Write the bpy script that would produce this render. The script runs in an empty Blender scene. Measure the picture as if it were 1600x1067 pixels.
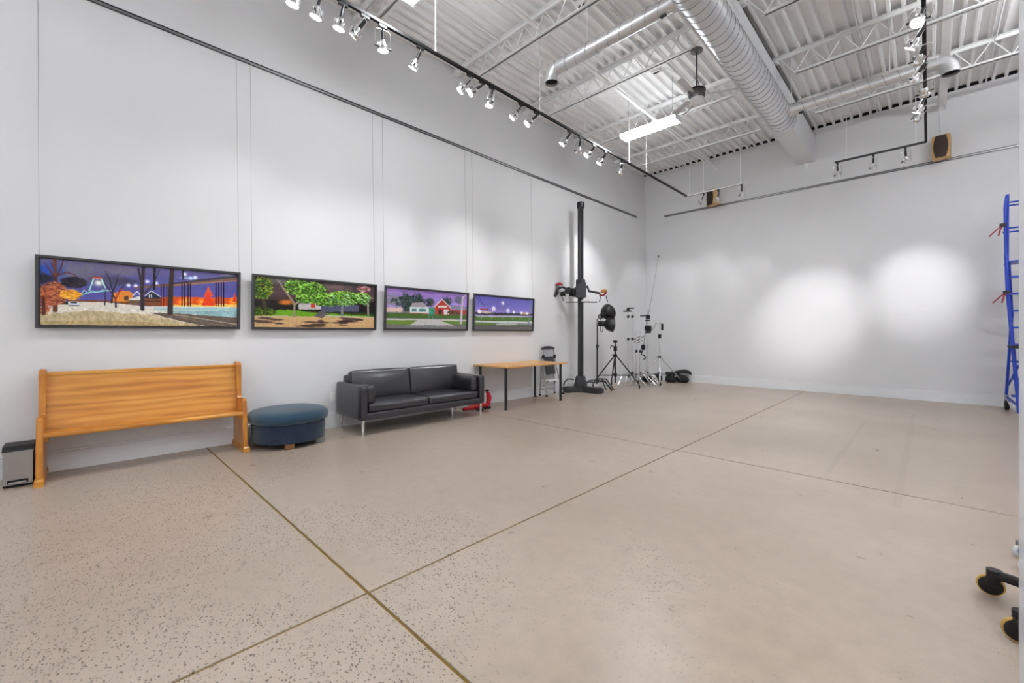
import bpy, bmesh, math, random
import numpy as np
from mathutils import Vector, Matrix, Quaternion
random.seed(7); np.random.seed(7)
PI = math.pi
scene = bpy.context.scene
COL = scene.collection

# ------------------------------------------------------------------ camera
FPX, HY, CAMH = 663.4, 521.7, 1.28
cam = bpy.data.cameras.new('camera'); cam_o = bpy.data.objects.new('camera', cam); COL.objects.link(cam_o)
cam.sensor_width = 36.0; cam.lens = FPX / 1600 * 36.0
cam.shift_y = (HY - 533.5) / 1600.0
cam.clip_start = 0.05; cam.clip_end = 100
cam_o.location = (0, 0, CAMH)
cam_o.rotation_euler = (PI / 2, 0, math.radians(44.503))
scene.camera = cam_o
# ------------------------------------------------------------------ world, exposure
world = bpy.data.worlds.new('world'); scene.world = world; world.use_nodes = True
world.node_tree.nodes['Background'].inputs[0].default_value = (0.9, 0.95, 1, 1)
world.node_tree.nodes['Background'].inputs[1].default_value = 0.05
vs = scene.view_settings
vs.view_transform = 'Standard'; vs.look = 'None'; vs.gamma = 1.0; vs.use_curve_mapping = False
vs.exposure = 0.66
TUBE_EMIT = 34.0        # fluorescent diffusers
FILL_EMIT = 300.0          # added upward glow on the unseen right-bay fixtures, brightens the ceiling
SPOT_W = 1.0            # track heads (scale)
# unseen fill light added behind the photographer to brighten the room
def area(name, loc, rot, sx, sy, w, col=(1, 1, 1)):
    l = bpy.data.lights.new(name, 'AREA'); l.shape = 'RECTANGLE'; l.size = sx; l.size_y = sy; l.energy = w; l.color = col
    o = bpy.data.objects.new(name, l); COL.objects.link(o); o.location = loc; o.rotation_euler = rot; return o
area('front_fill', (0.4, -3.15, 1.9), (math.radians(90), 0, math.radians(0)), 8.0, 3.2, 50, (0.93, 0.97, 1.0)).rotation_euler = (math.radians(90), 0, 0)

# ------------------------------------------------------------------ materials
M = {}
def mat(name, col, rough=0.5, metal=0.0, spec=0.5, vary=0.0, vscale=8.0, bump=0.0, bscale=60.0, emit=None, estr=0.0, coat=0.0, alpha=1.0, trans=0.0, stretch=None, sheen=0.0):
    m = bpy.data.materials.new(name); m.use_nodes = True
    nt = m.node_tree; b = nt.nodes['Principled BSDF']
    c = tuple(((x / 255) / 12.92 if x / 255 <= 0.04045 else ((x / 255 + 0.055) / 1.055) ** 2.4) for x in col)
    b.inputs['Base Color'].default_value = (*c, 1); b.inputs['Roughness'].default_value = rough
    b.inputs['Metallic'].default_value = metal; b.inputs['Specular IOR Level'].default_value = spec
    b.inputs['Coat Weight'].default_value = coat; b.inputs['Coat Roughness'].default_value = 0.08
    b.inputs['Alpha'].default_value = alpha; b.inputs['Transmission Weight'].default_value = trans
    b.inputs['Sheen Weight'].default_value = sheen
    if emit:
        b.inputs['Emission Color'].default_value = (*emit, 1); b.inputs['Emission Strength'].default_value = estr
    if vary or bump:
        tc = nt.nodes.new('ShaderNodeTexCoord'); mp = nt.nodes.new('ShaderNodeMapping')
        nt.links.new(tc.outputs['Object'], mp.inputs[0])
        if stretch: mp.inputs['Scale'].default_value = stretch
        if vary:
            n = nt.nodes.new('ShaderNodeTexNoise'); n.inputs['Scale'].default_value = vscale; n.inputs['Detail'].default_value = 6
            nt.links.new(mp.outputs[0], n.inputs['Vector'])
            r = nt.nodes.new('ShaderNodeMapRange'); r.inputs[1].default_value = 0.3; r.inputs[2].default_value = 0.7
            r.inputs[3].default_value = 1 - vary; r.inputs[4].default_value = 1 + vary
            nt.links.new(n.outputs[0], r.inputs[0])
            mx = nt.nodes.new('ShaderNodeMix'); mx.data_type = 'RGBA'; mx.blend_type = 'MULTIPLY'; mx.inputs[0].default_value = 1
            mx.inputs[6].default_value = (*c, 1)
            nt.links.new(r.outputs[0], mx.inputs[7]); nt.links.new(mx.outputs[2], b.inputs['Base Color'])
        if bump:
            n2 = nt.nodes.new('ShaderNodeTexNoise'); n2.inputs['Scale'].default_value = bscale; n2.inputs['Detail'].default_value = 4
            nt.links.new(mp.outputs[0], n2.inputs['Vector'])
            bp = nt.nodes.new('ShaderNodeBump'); bp.inputs['Strength'].default_value = bump; bp.inputs['Distance'].default_value = 0.01
            nt.links.new(n2.outputs[0], bp.inputs['Height']); nt.links.new(bp.outputs[0], b.inputs['Normal'])
    M[name] = m
    return m
mat('wall_paint', (222, 222, 224), 0.75, spec=0.25, vary=0.012, vscale=1.2, bump=0.03, bscale=120)
mat('trim_paint', (228, 229, 232), 0.45, spec=0.4, vary=0.01)
mat('deck_paint', (246, 246, 246), 0.6, spec=0.3, vary=0.02, vscale=3)
mat('steel_white', (236, 236, 236), 0.5, spec=0.4, vary=0.02, vscale=6)
mat('steel_gap_shade', (72, 72, 74), 0.6, spec=0.3, vary=0.1)  # dark tone stands in for shade between beam and deck
mat('galv', (214, 215, 217), 0.36, 0.72, vary=0.06, vscale=5, bump=0.02, bscale=30)
mat('galv_seam', (140, 140, 142), 0.4, 0.9, vary=0.05)
mat('chrome', (225, 225, 226), 0.22, 1.0, vary=0.02)
mat('satin_steel', (168, 166, 164), 0.34, 1.0, vary=0.05, vscale=20, stretch=(1, 1, 0.05))
mat('black_metal', (22, 22, 24), 0.38, spec=0.5, vary=0.08)
mat('black_plastic', (18, 18, 20), 0.5, spec=0.4, vary=0.08)
mat('charcoal', (46, 47, 50), 0.42, spec=0.5, vary=0.06)
mat('dark_hole', (10, 10, 10), 0.9, vary=0.1)
mat('track_black', (16, 16, 17), 0.4, vary=0.05)
mat('rail_alu', (150, 150, 152), 0.35, 0.8, vary=0.03)
mat('rail_lip', (70, 70, 72), 0.45, 0.6, vary=0.03)
mat('wire', (140, 140, 142), 0.35, 0.8, vary=0.02)
mat('leather', (38, 37, 44), 0.3, spec=0.7, coat=0.15, vary=0.1, vscale=6, bump=0.12, bscale=18)
mat('felt', (46, 69, 86), 0.95, spec=0.15, vary=0.10, vscale=9, bump=0.25, bscale=90, sheen=0.3)
mat('felt_dark', (37, 49, 67), 0.95, spec=0.15, vary=0.16, vscale=14, bump=0.25, bscale=70, sheen=0.3)
mat('red_nylon', (196, 22, 36), 0.45, vary=0.15, vscale=20)
mat('red_paint', (150, 24, 32), 0.4, vary=0.1)
mat('orange_handle', (196, 120, 52), 0.5, vary=0.1)
mat('rubber', (20, 20, 21), 0.7, vary=0.1)
mat('blue_paint', (22, 58, 176), 0.35, spec=0.5, vary=0.06)
mat('blue_plastic', (40, 120, 190), 0.4, vary=0.05)
mat('amber_tyre', (196, 158, 84), 0.35, spec=0.6, vary=0.08)
mat('pale_tyre', (226, 230, 232), 0.5, vary=0.04)
mat('picture_frame', (58, 58, 61), 0.4, spec=0.5, vary=0.08)
mat('picture_edge', (14, 14, 15), 0.35, vary=0.08)
mat('joint_filler', (124, 98, 36), 0.7, vary=0.18, vscale=5)
mat('speaker_grille', (58, 48, 43), 0.85, vary=0.15, vscale=150, bump=0.2, bscale=400)
mat('speaker_wood', (201, 160, 104), 0.45, vary=0.08, vscale=6, stretch=(1, 1, 8))
mat('outlet_plastic', (238, 238, 236), 0.4, vary=0.01)
mat('foot_wood', (128, 88, 52), 0.5, vary=0.2, vscale=12, stretch=(1, 6, 6))
mat('foot_grey', (120, 122, 120), 0.45, vary=0.08)
mat('bag_black', (24, 24, 26), 0.75, vary=0.2, vscale=12, bump=0.3, bscale=20)
mat('lamp_glass', (255, 255, 255), 0.3, emit=(1, 0.98, 0.95), estr=2.6, vary=0.01)
mat('tube_diffuser', (255, 255, 255), 0.4, emit=(.94, .975, 1.0), estr=TUBE_EMIT, vary=0.01)
mat('ceiling_fill', (255, 255, 255), 0.4, emit=(.94, .975, 1.0), estr=FILL_EMIT, vary=0.01)
mat('ceiling_fill_soft', (255, 255, 255), 0.4, emit=(.94, .975, 1.0), estr=7.0, vary=0.01)  # weaker added upward glow for the left-bay fixtures
mat('fan_metal', (120, 118, 116), 0.3, 0.9, vary=0.06)
mat('fan_blade', (205, 205, 205), 0.4, 0.4, vary=0.04)
mat('paper_white', (232, 232, 230), 0.6, vary=0.02)

def wood_mat(name, c1, c2, c3, scale, stretch, rough=0.35, coat=0.25):
    m = bpy.data.materials.new(name); m.use_nodes = True; nt = m.node_tree; b = nt.nodes['Principled BSDF']
    lin = lambda c: tuple((x / 255 / 12.92 if x / 255 <= 0.04045 else ((x / 255 + 0.055) / 1.055) ** 2.4) for x in c) + (1,)
    tc = nt.nodes.new('ShaderNodeTexCoord'); mp = nt.nodes.new('ShaderNodeMapping'); mp.inputs['Scale'].default_value = stretch
    nt.links.new(tc.outputs['Object'], mp.inputs[0])
    n = nt.nodes.new('ShaderNodeTexNoise'); n.inputs['Scale'].default_value = scale; n.inputs['Detail'].default_value = 8; n.inputs['Distortion'].default_value = 1.2
    nt.links.new(mp.outputs[0], n.inputs['Vector'])
    w = nt.nodes.new('ShaderNodeTexWave'); w.wave_type = 'BANDS'; w.bands_direction = 'Z'; w.inputs['Scale'].default_value = scale * 0.7
    w.inputs['Distortion'].default_value = 11; w.inputs['Detail'].default_value = 3; w.inputs['Detail Scale'].default_value = 1.2
    nt.links.new(mp.outputs[0], w.inputs['Vector'])
    mix = nt.nodes.new('ShaderNodeMath'); mix.operation = 'MULTIPLY_ADD'; mix.inputs[1].default_value = 0.22
    ml = nt.nodes.new('ShaderNodeMath'); ml.operation = 'MULTIPLY'; ml.inputs[1].default_value = 0.80
    nt.links.new(n.outputs[0], ml.inputs[0]); nt.links.new(w.outputs[1], mix.inputs[0]); nt.links.new(ml.outputs[0], mix.inputs[2])
    r = nt.nodes.new('ShaderNodeValToRGB'); e = r.color_ramp.elements
    e[0].position = 0.25; e[0].color = lin(c1); e[1].position = 0.75; e[1].color = lin(c3)
    k = e.new(0.5); k.color = lin(c2)
    nt.links.new(mix.outputs[0], r.inputs[0]); nt.links.new(r.outputs[0], b.inputs['Base Color'])
    b.inputs['Roughness'].default_value = rough; b.inputs['Coat Weight'].default_value = coat; b.inputs['Coat Roughness'].default_value = 0.15
    M[name] = m
wood_mat('pew_oak', (168, 100, 26), (200, 134, 44), (216, 156, 70), 2.6, (0.28, 2.4, 2.4))
wood_mat('pew_oak_v', (164, 96, 26), (190, 122, 38), (206, 142, 56), 2.6, (3, 3, 0.35))
wood_mat('desk_pine', (196, 132, 60), (216, 158, 86), (230, 180, 112), 3.0, (0.5, 4, 4), 0.4, 0.1)

def floor_mat():
    m = bpy.data.materials.new('concrete'); m.use_nodes = True; nt = m.node_tree; b = nt.nodes['Principled BSDF']
    L = nt.links.new; N = nt.nodes.new
    tc = N('ShaderNodeTexCoord')
    n1 = N('ShaderNodeTexNoise'); n1.inputs['Scale'].default_value = 0.55; n1.inputs['Detail'].default_value = 5
    n2 = N('ShaderNodeTexNoise'); n2.inputs['Scale'].default_value = 9; n2.inputs['Detail'].default_value = 8; n2.inputs['Roughness'].default_value = 0.65
    mp = N('ShaderNodeMapping'); mp.inputs['Rotation'].default_value = (0, 0, 0.5); mp.inputs['Scale'].default_value = (1.0, 1.7, 1)
    L(tc.outputs['Object'], n1.inputs['Vector']); L(tc.outputs['Object'], n2.inputs['Vector']); L(tc.outputs['Object'], mp.inputs[0])
    r1 = N('ShaderNodeValToRGB'); e = r1.color_ramp.elements
    e[0].position = 0.34; e[0].color = (0.395, 0.315, 0.253, 1); e[1].position = 0.66; e[1].color = (0.485, 0.402, 0.333, 1)
    L(n1.outputs[0], r1.inputs[0])
    mr = N('ShaderNodeMapRange'); mr.inputs[1].default_value = 0.3; mr.inputs[2].default_value = 0.7; mr.inputs[3].default_value = 0.93; mr.inputs[4].default_value = 1.07
    L(n2.outputs[0], mr.inputs[0])
    mx = N('ShaderNodeMix'); mx.data_type = 'RGBA'; mx.blend_type = 'MULTIPLY'; mx.inputs[0].default_value = 1
    L(r1.outputs[0], mx.inputs[6]); L(mr.outputs[0], mx.inputs[7])
    # pits in the worn concrete: voronoi cells gated by a patch noise and by position (worn near the entrance side)
    v = N('ShaderNodeTexVoronoi'); v.inputs['Scale'].default_value = 62; v.inputs['Randomness'].default_value = 1
    nw = N('ShaderNodeTexNoise'); nw.inputs['Scale'].default_value = 70; nw.inputs['Detail'].default_value = 2; L(tc.outputs['Object'], nw.inputs['Vector'])
    wv = N('ShaderNodeMix'); wv.data_type = 'RGBA'; wv.blend_type = 'LINEAR_LIGHT'; wv.inputs[0].default_value = 0.016; L(mp.outputs[0], wv.inputs[6]); L(nw.outputs['Color'], wv.inputs[7])
    L(wv.outputs[2], v.inputs['Vector'])
    vs_ = N('ShaderNodeSeparateColor'); L(v.outputs['Color'], vs_.inputs[0])
    pr = N('ShaderNodeMath'); pr.operation = 'MULTIPLY'; pr.inputs[1].default_value = 0.40; L(vs_.outputs[0], pr.inputs[0])
    n3 = N('ShaderNodeTexNoise'); n3.inputs['Scale'].default_value = 1.1; n3.inputs['Detail'].default_value = 3
    L(tc.outputs['Object'], n3.inputs['Vector'])
    sx = N('ShaderNodeSeparateXYZ'); L(tc.outputs['Object'], sx.inputs[0])
    yy = N('ShaderNodeMapRange'); yy.inputs[1].default_value = 0.4; yy.inputs[2].default_value = 4.6; yy.inputs[3].default_value = 0.28; yy.inputs[4].default_value = -0.25
    L(sx.outputs[1], yy.inputs[0])
    gate = N('ShaderNodeMath'); gate.operation = 'ADD'; L(n3.outputs[0], gate.inputs[0]); L(yy.outputs[0], gate.inputs[1])
    gr = N('ShaderNodeMapRange'); gr.inputs[1].default_value = 0.42; gr.inputs[2].default_value = 0.72; L(gate.outputs[0], gr.inputs[0])
    thr = N('ShaderNodeMath'); thr.operation = 'MULTIPLY'; L(pr.outputs[0], thr.inputs[0]); L(gr.outputs[0], thr.inputs[1])
    warp = N('ShaderNodeMath'); warp.operation = 'SUBTRACT'; L(v.outputs['Distance'], warp.inputs[0]); L(thr.outputs[0], warp.inputs[1])
    pit = N('ShaderNodeMapRange'); pit.inputs[1].default_value = 0.0; pit.inputs[2].default_value = 0.06; pit.inputs[3].default_value = 1; pit.inputs[4].default_value = 0
    L(warp.outputs[0], pit.inputs[0])
    pg = N('ShaderNodeMath'); pg.operation = 'MULTIPLY'; L(pit.outputs[0], pg.inputs[0]); L(gr.outputs[0], pg.inputs[1])
    mx2 = N('ShaderNodeMix'); mx2.data_type = 'RGBA'; mx2.blend_type = 'MIX'; mx2.inputs[7].default_value = (0.085, 0.058, 0.04, 1)
    pk = N('ShaderNodeMath'); pk.operation = 'MULTIPLY'; pk.inputs[1].default_value = 0.76; L(pg.outputs[0], pk.inputs[0])
    L(pk.outputs[0], mx2.inputs[0]); L(mx.outputs[2], mx2.inputs[6]); L(mx2.outputs[2], b.inputs['Base Color'])
    # faint scuffed tape lines left on the far slab
    def mth(op, x, y):
        n_ = N('ShaderNodeMath'); n_.operation = op
        for k_, q_ in enumerate((x, y)):
            if isinstance(q_, (int, float)): n_.inputs[k_].default_value = q_
            elif q_ is not None: L(q_, n_.inputs[k_])
        return n_.outputs[0]
    def band(co, c0, w): return mth('LESS_THAN', mth('ABSOLUTE', mth('SUBTRACT', co, c0), None), w)
    X_, Y_ = sx.outputs[0], sx.outputs[1]
    tape = mth('MULTIPLY', band(X_, -.67, .022), band(Y_, 6.42, 1.78))
    tape = mth('ADD', tape, mth('MULTIPLY', band(X_, -.175, .026), band(Y_, 6.8, 2.6)))
    tape = mth('ADD', tape, mth('MULTIPLY', band(Y_, 8.15, .022), mth('MULTIPLY', band(X_, -.4, 1.5), .7)))
    tape = mth('ADD', tape, mth('MULTIPLY', band(Y_, 6.73, .020), mth('MULTIPLY', band(X_, -.6, 1.1), .5)))
    tape = mth('MULTIPLY', tape, mth('MULTIPLY', n2.outputs[0], .34))
    mx3 = N('ShaderNodeMix'); mx3.data_type = 'RGBA'; mx3.inputs[7].default_value = (0.20, 0.165, 0.14, 1)
    L(tape, mx3.inputs[0]); L(mx2.outputs[2], mx3.inputs[6]); L(mx3.outputs[2], b.inputs['Base Color'])
    bp = N('ShaderNodeBump'); bp.inputs['Strength'].default_value = 0.5; bp.inputs['Distance'].default_value = 0.006
    inv = N('ShaderNodeMath'); inv.operation = 'MULTIPLY_ADD'; inv.inputs[1].default_value = -1.0
    sm = N('ShaderNodeMath'); sm.operation = 'MULTIPLY'; sm.inputs[1].default_value = 0.12; L(n2.outputs[0], sm.inputs[0])
    L(pg.outputs[0], inv.inputs[0]); L(sm.outputs[0], inv.inputs[2]); L(inv.outputs[0], bp.inputs['Height']); L(bp.outputs[0], b.inputs['Normal'])
    rr = N('ShaderNodeMapRange'); rr.inputs[1].default_value = 0.3; rr.inputs[2].default_value = 0.7; rr.inputs[3].default_value = 0.27; rr.inputs[4].default_value = 0.33
    L(n2.outputs[0], rr.inputs[0]); L(rr.outputs[0], b.inputs['Roughness'])
    b.inputs['Specular IOR Level'].default_value = 0.38
    M['concrete'] = m
floor_mat()

def glass_mat():
    m = bpy.data.materials.new('pane_glass'); m.use_nodes = True; nt = m.node_tree
    out = nt.nodes['Material Output']; b = nt.nodes['Principled BSDF']
    b.inputs['Base Color'].default_value = (0.66, 0.66, 0.68, 1); b.inputs['Roughness'].default_value = 0.25
    n = nt.nodes.new('ShaderNodeTexNoise'); n.inputs['Scale'].default_value = 3
    r = nt.nodes.new('ShaderNodeMapRange'); r.inputs[3].default_value = 0.50; r.inputs[4].default_value = 0.56
    t = nt.nodes.new('ShaderNodeBsdfTransparent'); mx = nt.nodes.new('ShaderNodeMixShader')
    nt.links.new(n.outputs[0], r.inputs[0]); nt.links.new(r.outputs[0], mx.inputs[0])
    nt.links.new(b.outputs[0], mx.inputs[1]); nt.links.new(t.outputs[0], mx.inputs[2]); nt.links.new(mx.outputs[0], out.inputs[0])
    M['pane_glass'] = m
glass_mat()

def print_mat():
    m = bpy.data.materials.new('photo_print'); m.use_nodes = True; nt = m.node_tree; b = nt.nodes['Principled BSDF']
    a = nt.nodes.new('ShaderNodeVertexColor'); a.layer_name = 'print'
    nt.links.new(a.outputs[0], b.inputs['Base Color']); b.inputs['Roughness'].default_value = 0.16; b.inputs['Specular IOR Level'].default_value = 0.35
    M['photo_print'] = m
print_mat()

# ------------------------------------------------------------------ mesh building
class MB:
    def __init__(s): s.v = []; s.f = []
    def add(s, vs, fs):
        o = len(s.v); s.v += [tuple(p) for p in vs]; s.f += [tuple(i + o for i in f) for f in fs]; return s
    def box(s, c, d, rot=None):
        hx, hy, hz = d[0] / 2, d[1] / 2, d[2] / 2
        vs = [Vector((x, y, z)) for x in (-hx, hx) for y in (-hy, hy) for z in (-hz, hz)]
        if rot is not None: vs = [rot @ p for p in vs]
        c = Vector(c)
        return s.add([p + c for p in vs], [(0, 1, 3, 2), (4, 6, 7, 5), (0, 4, 5, 1), (2, 3, 7, 6), (0, 2, 6, 4), (1, 5, 7, 3)])
    def b2(s, a, b):
        return s.box([(a[i] + b[i]) / 2 for i in range(3)], [abs(b[i] - a[i]) for i in range(3)])
    def cyl(s, p0, p1, r0, r1=None, n=16, caps=True):
        r1 = r0 if r1 is None else r1
        p0, p1 = Vector(p0), Vector(p1); ax = (p1 - p0).normalized(); q = ax.to_track_quat('Z', 'Y')
        vs = []
        for p, r in ((p0, r0), (p1, r1)):
            for i in range(n):
                a = 2 * PI * i / n; vs.append(p + q @ Vector((r * math.cos(a), r * math.sin(a), 0)))
        fs = [(i, (i + 1) % n, n + (i + 1) % n, n + i) for i in range(n)]
        if caps: fs += [tuple(range(n - 1, -1, -1)), tuple(range(n, 2 * n))]
        return s.add(vs, fs)
    def tube(s, path, r, n=8, caps=True, closed=False):
        P = [Vector(p) for p in path]; m = len(P); vs = []; fs = []
        rr = r if isinstance(r, (list, tuple)) else [r] * m
        up = None
        for i in range(m):
            if closed: t = (P[(i + 1) % m] - P[i - 1]).normalized()
            else: t = (P[min(i + 1, m - 1)] - P[max(i - 1, 0)]).normalized()
            if up is None:
                up = t.orthogonal().normalized()
            up = (up - t * up.dot(t)).normalized(); w = t.cross(up)
            for k in range(n):
                a = 2 * PI * k / n; vs.append(P[i] + (up * math.cos(a) + w * math.sin(a)) * rr[i])
        for i in range(m if closed else m - 1):
            j = (i + 1) % m
            for k in range(n):
                fs.append((i * n + k, i * n + (k + 1) % n, j * n + (k + 1) % n, j * n + k))
        if caps and not closed: fs += [tuple(range(n - 1, -1, -1)), tuple((m - 1) * n + k for k in range(n))]
        return s.add(vs, fs)
    def lathe(s, prof, c=(0, 0, 0), axis=(0, 0, 1), n=24, caps=True):
        q = Vector(axis).normalized().to_track_quat('Z', 'Y'); c = Vector(c); vs = []; fs = []; m = len(prof)
        for r, z in prof:
            for k in range(n):
                a = 2 * PI * k / n; vs.append(c + q @ Vector((r * math.cos(a), r * math.sin(a), z)))
        for i in range(m - 1):
            for k in range(n): fs.append((i * n + k, i * n + (k + 1) % n, (i + 1) * n + (k + 1) % n, (i + 1) * n + k))
        if caps: fs += [tuple(range(n - 1, -1, -1)), tuple((m - 1) * n + k for k in range(n))]
        return s.add(vs, fs)
    def prism(s, poly, fn, a, b):
        """extrude a 2d polygon between depth a and b; fn(u,v,d) -> 3d"""
        n = len(poly)
        vs = [fn(u, v, a) for u, v in poly] + [fn(u, v, b) for u, v in poly]
        fs = [tuple(range(n - 1, -1, -1)), tuple(range(n, 2 * n))] + [(i, (i + 1) % n, n + (i + 1) % n, n + i) for i in range(n)]
        return s.add(vs, fs)
    def rbox(s, c, d, r, n=8, puff=(0, 0, 0), rot=None):
        """rounded, optionally puffed box"""
        h = [x / 2 for x in d]; c = Vector(c); idx = {}; vs = []; fs = []
        def gp(i, j, k):
            key = (i, j, k)
            if key in idx: return idx[key]
            p = Vector([(-1 + 2 * t / n) * h[a] for a, t in enumerate((i, j, k))])
            # concentrate samples at the edges
            p = Vector([h[a] * math.sin(p[a] / h[a] * PI / 2) for a in range(3)])
            q = Vector([max(-(h[a] - r), min(h[a] - r, p[a])) for a in range(3)])
            dlt = p - q
            if dlt.length > 1e-9: p = q + dlt.normalized() * r
            u = [p[a] / h[a] for a in range(3)]
            p = Vector([p[a] + puff[a] * u[a] * (1 - u[(a + 1) % 3] ** 2) * (1 - u[(a + 2) % 3] ** 2) for a in range(3)])
            if rot is not None: p = rot @ p
            vs.append(p + c); idx[key] = len(vs) - 1; return idx[key]
        for i in range(n):
            for j in range(n):
                for k0, fl in ((0, True), (n, False)):
                    for ax in range(3):
                        q = []
                        for (u, v) in ((i, j), (i + 1, j), (i + 1, j + 1), (i, j + 1)):
                            t = [0, 0, 0]; t[ax] = k0; t[(ax + 1) % 3] = u; t[(ax + 2) % 3] = v; q.append(gp(*t))
                        fs.append(tuple(reversed(q)) if fl else tuple(q))
        return s.add(vs, fs)
    def build(s, name, m, parent=None, smooth=35, loc=None, rot=None):
        me = bpy.data.meshes.new(name); me.from_pydata(s.v, [], s.f)
        bm = bmesh.new(); bm.from_mesh(me); bmesh.ops.recalc_face_normals(bm, faces=bm.faces); bm.to_mesh(me); bm.free()
        if smooth:
            me.polygons.foreach_set('use_smooth', [True] * len(me.polygons)); me.set_sharp_from_angle(angle=math.radians(smooth))
        me.materials.append(M[m])
        o = bpy.data.objects.new(name, me); COL.objects.link(o)
        if parent is not None: o.parent = parent
        if loc is not None: o.location = loc
        if rot is not None: o.rotation_euler = rot
        return o
def inst(src, name=None, parent=None):
    o = src.copy(); COL.objects.link(o)
    if parent is not None: o.parent = parent
    return o
def thing(name, label, cat, loc=(0, 0, 0), rz=0.0, group=None):
    o = bpy.data.objects.new(name, None); COL.objects.link(o); o.empty_display_size = 0.1
    o.location = loc; o.rotation_euler = (0, 0, rz); return tag(o, label, cat, group)
def tag(o, label, cat=None, group=None, kind=None):
    if label: o['label'] = label
    if cat: o['category'] = cat
    if group: o['group'] = group
    if kind: o['kind'] = kind
    return o
def struct(o, label=None):
    o['kind'] = 'structure'
    if label: o['label'] = label
    return o
def arc(c, r, a0, a1, n, f): return [f(c[0] + r * math.cos(a0 + (a1 - a0) * i / n), c[1] + r * math.sin(a0 + (a1 - a0) * i / n)) for i in range(n + 1)]

# ------------------------------------------------------------------ the room shell
XL, YB, XR, YF, ZC = -5.815, 11.395, 4.6, -3.3, 5.80
LEDGE = 5.16
# floor: filler bed with eight saw-cut slabs on it
bed = MB().b2((XL - .3, YF - .2, -0.06), (XR + .2, YB + .3, -0.006)).build('floor', 'joint_filler', smooth=0)
struct(bed, 'beige polished concrete floor with brown filled saw cut joints')
JX = [XL - .3, -1.98, 1.85, XR + .2]; JY = [YF - .2, -2.6, 1.0, 4.6, YB + .3]
for i in range(3):
    for j in range(4):
        gx, gy = 0.0078, 0.009 if j in (1,) else 0.006
        x0 = JX[i] + (gx if i else 0); x1 = JX[i + 1] - (gx if i < 2 else 0)
        g0 = 0.0085 if abs(JY[j] - 1.0) < .1 else 0.0085; g1 = 0.0085 if abs(JY[j + 1] - 1.0) < .1 else 0.0085
        y0 = JY[j] + (g0 if j else 0); y1 = JY[j + 1] - (g1 if j < 3 else 0)
        MB().b2((x0, y0, -0.03), (x1, y1, 0)).build('slab', 'concrete', bed, smooth=0)
# left wall: furred-out lower wall with a shallow ledge, upper wall set back
wl = MB().b2((XL - .25, YF, 0), (XL, YB, LEDGE)).b2((XL - .25, YF, LEDGE), (XL - .035, YB, ZC)).build('wall_left', 'wall_paint', smooth=0)
struct(wl, 'long white painted wall on the left with a shallow ledge high up')
struct(MB().b2((XL - .25, YB, 0), (XR, YB + .2, ZC)).build('wall_back', 'wall_paint', smooth=0), 'white painted far wall')
struct(MB().b2((XR, YF, 0), (XR + .2, YB + .2, ZC)).build('wall_right', 'wall_paint', smooth=0), 'white painted wall to the right of the room')
struct(MB().b2((XL - .25, YF - .2, 0), (XR + .2, YF, ZC)).build('wall_front', 'wall_paint', smooth=0), 'white painted wall behind the photographer')
def baseboard(name, p0, p1, nrm, lab):
    prof = [(0, 0), (.016, 0), (.016, .172), (.006, .176), (.006, .182), (.013, .186), (.010, .194), (0, .196)]
    p0, p1, n = Vector(p0), Vector(p1), Vector(nrm)
    fn = lambda u, v, d: tuple(p0.lerp(p1, d) + n * u + Vector((0, 0, v)))
    struct(MB().prism(prof, fn, 0, 1).build(name, 'trim_paint', smooth=0), lab)
baseboard('baseboard_left', (XL, YF, 0), (XL, YB, 0), (1, 0, 0), 'white baseboard along the left wall')
baseboard('baseboard_back', (XL, YB, 0), (XR, YB, 0), (0, -1, 0), 'white baseboard along the far wall')
# ceiling: ribbed steel roof deck (152 mm pitch)
mb = MB(); pitch = 0.1524; prof = []
x = XL - .2
while x < XR + .1:
    prof += [(x, ZC + .065), (x + .092, ZC + .065), (x + .104, ZC), (x + .1404, ZC)]
    x += pitch
vs_ = [(a, YF - .1, z) for a, z in prof] + [(a, YB + .25, z) for a, z in prof]; n = len(prof)
mb.add(vs_, [(i, i + 1, n + i + 1, n + i) for i in range(n - 1)])
mb.b2((XL - .3, YF - .2, ZC + .08), (XR + .3, YB + .4, ZC + .12))
struct(mb.build('ceiling', 'deck_paint', smooth=0), 'white painted ribbed steel roof deck')
struct(MB().b2((XL - .2, YB + .004, ZC), (XR, YB + .03, ZC + .066)).build('trim_1', 'dark_hole', smooth=0), 'black strip put in as the dark gap between the roof deck ribs and the far wall top')  # black strip added so the gaps between the ribs read dark
# boxed-in roof beam with its steel top coloured dark as shade in the gap
bx0, bx1, bz0, bz1 = -2.12, -1.81, 5.09, 5.69
bt = thing('roof_beam', 'white boxed roof beam running to the far wall above the big spiral duct', 'beam', (0, 0, 0))
mb = MB().b2((bx0, YF, bz0), (bx1, YB, bz1)); mb.build('beam_casing', 'wall_paint', bt, smooth=0)
MB().b2((bx0 + .06, YF, bz1), (bx1 - .03, YB, ZC - .005)).build('steel_flange', 'steel_gap_shade', bt, smooth=0)
hk = MB().b2((-1.985, YB - .035, 4.99), (-1.93, YB, 5.09)).b2((-1.965, YB - .02, 4.88), (-1.955, YB - .01, 5.0)); hk.cyl((-2.0, YB - .03, 5.06), (-2.0, YB - .06, 5.06), .012)
hk.build('bracket', 'steel_white', bt)

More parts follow.
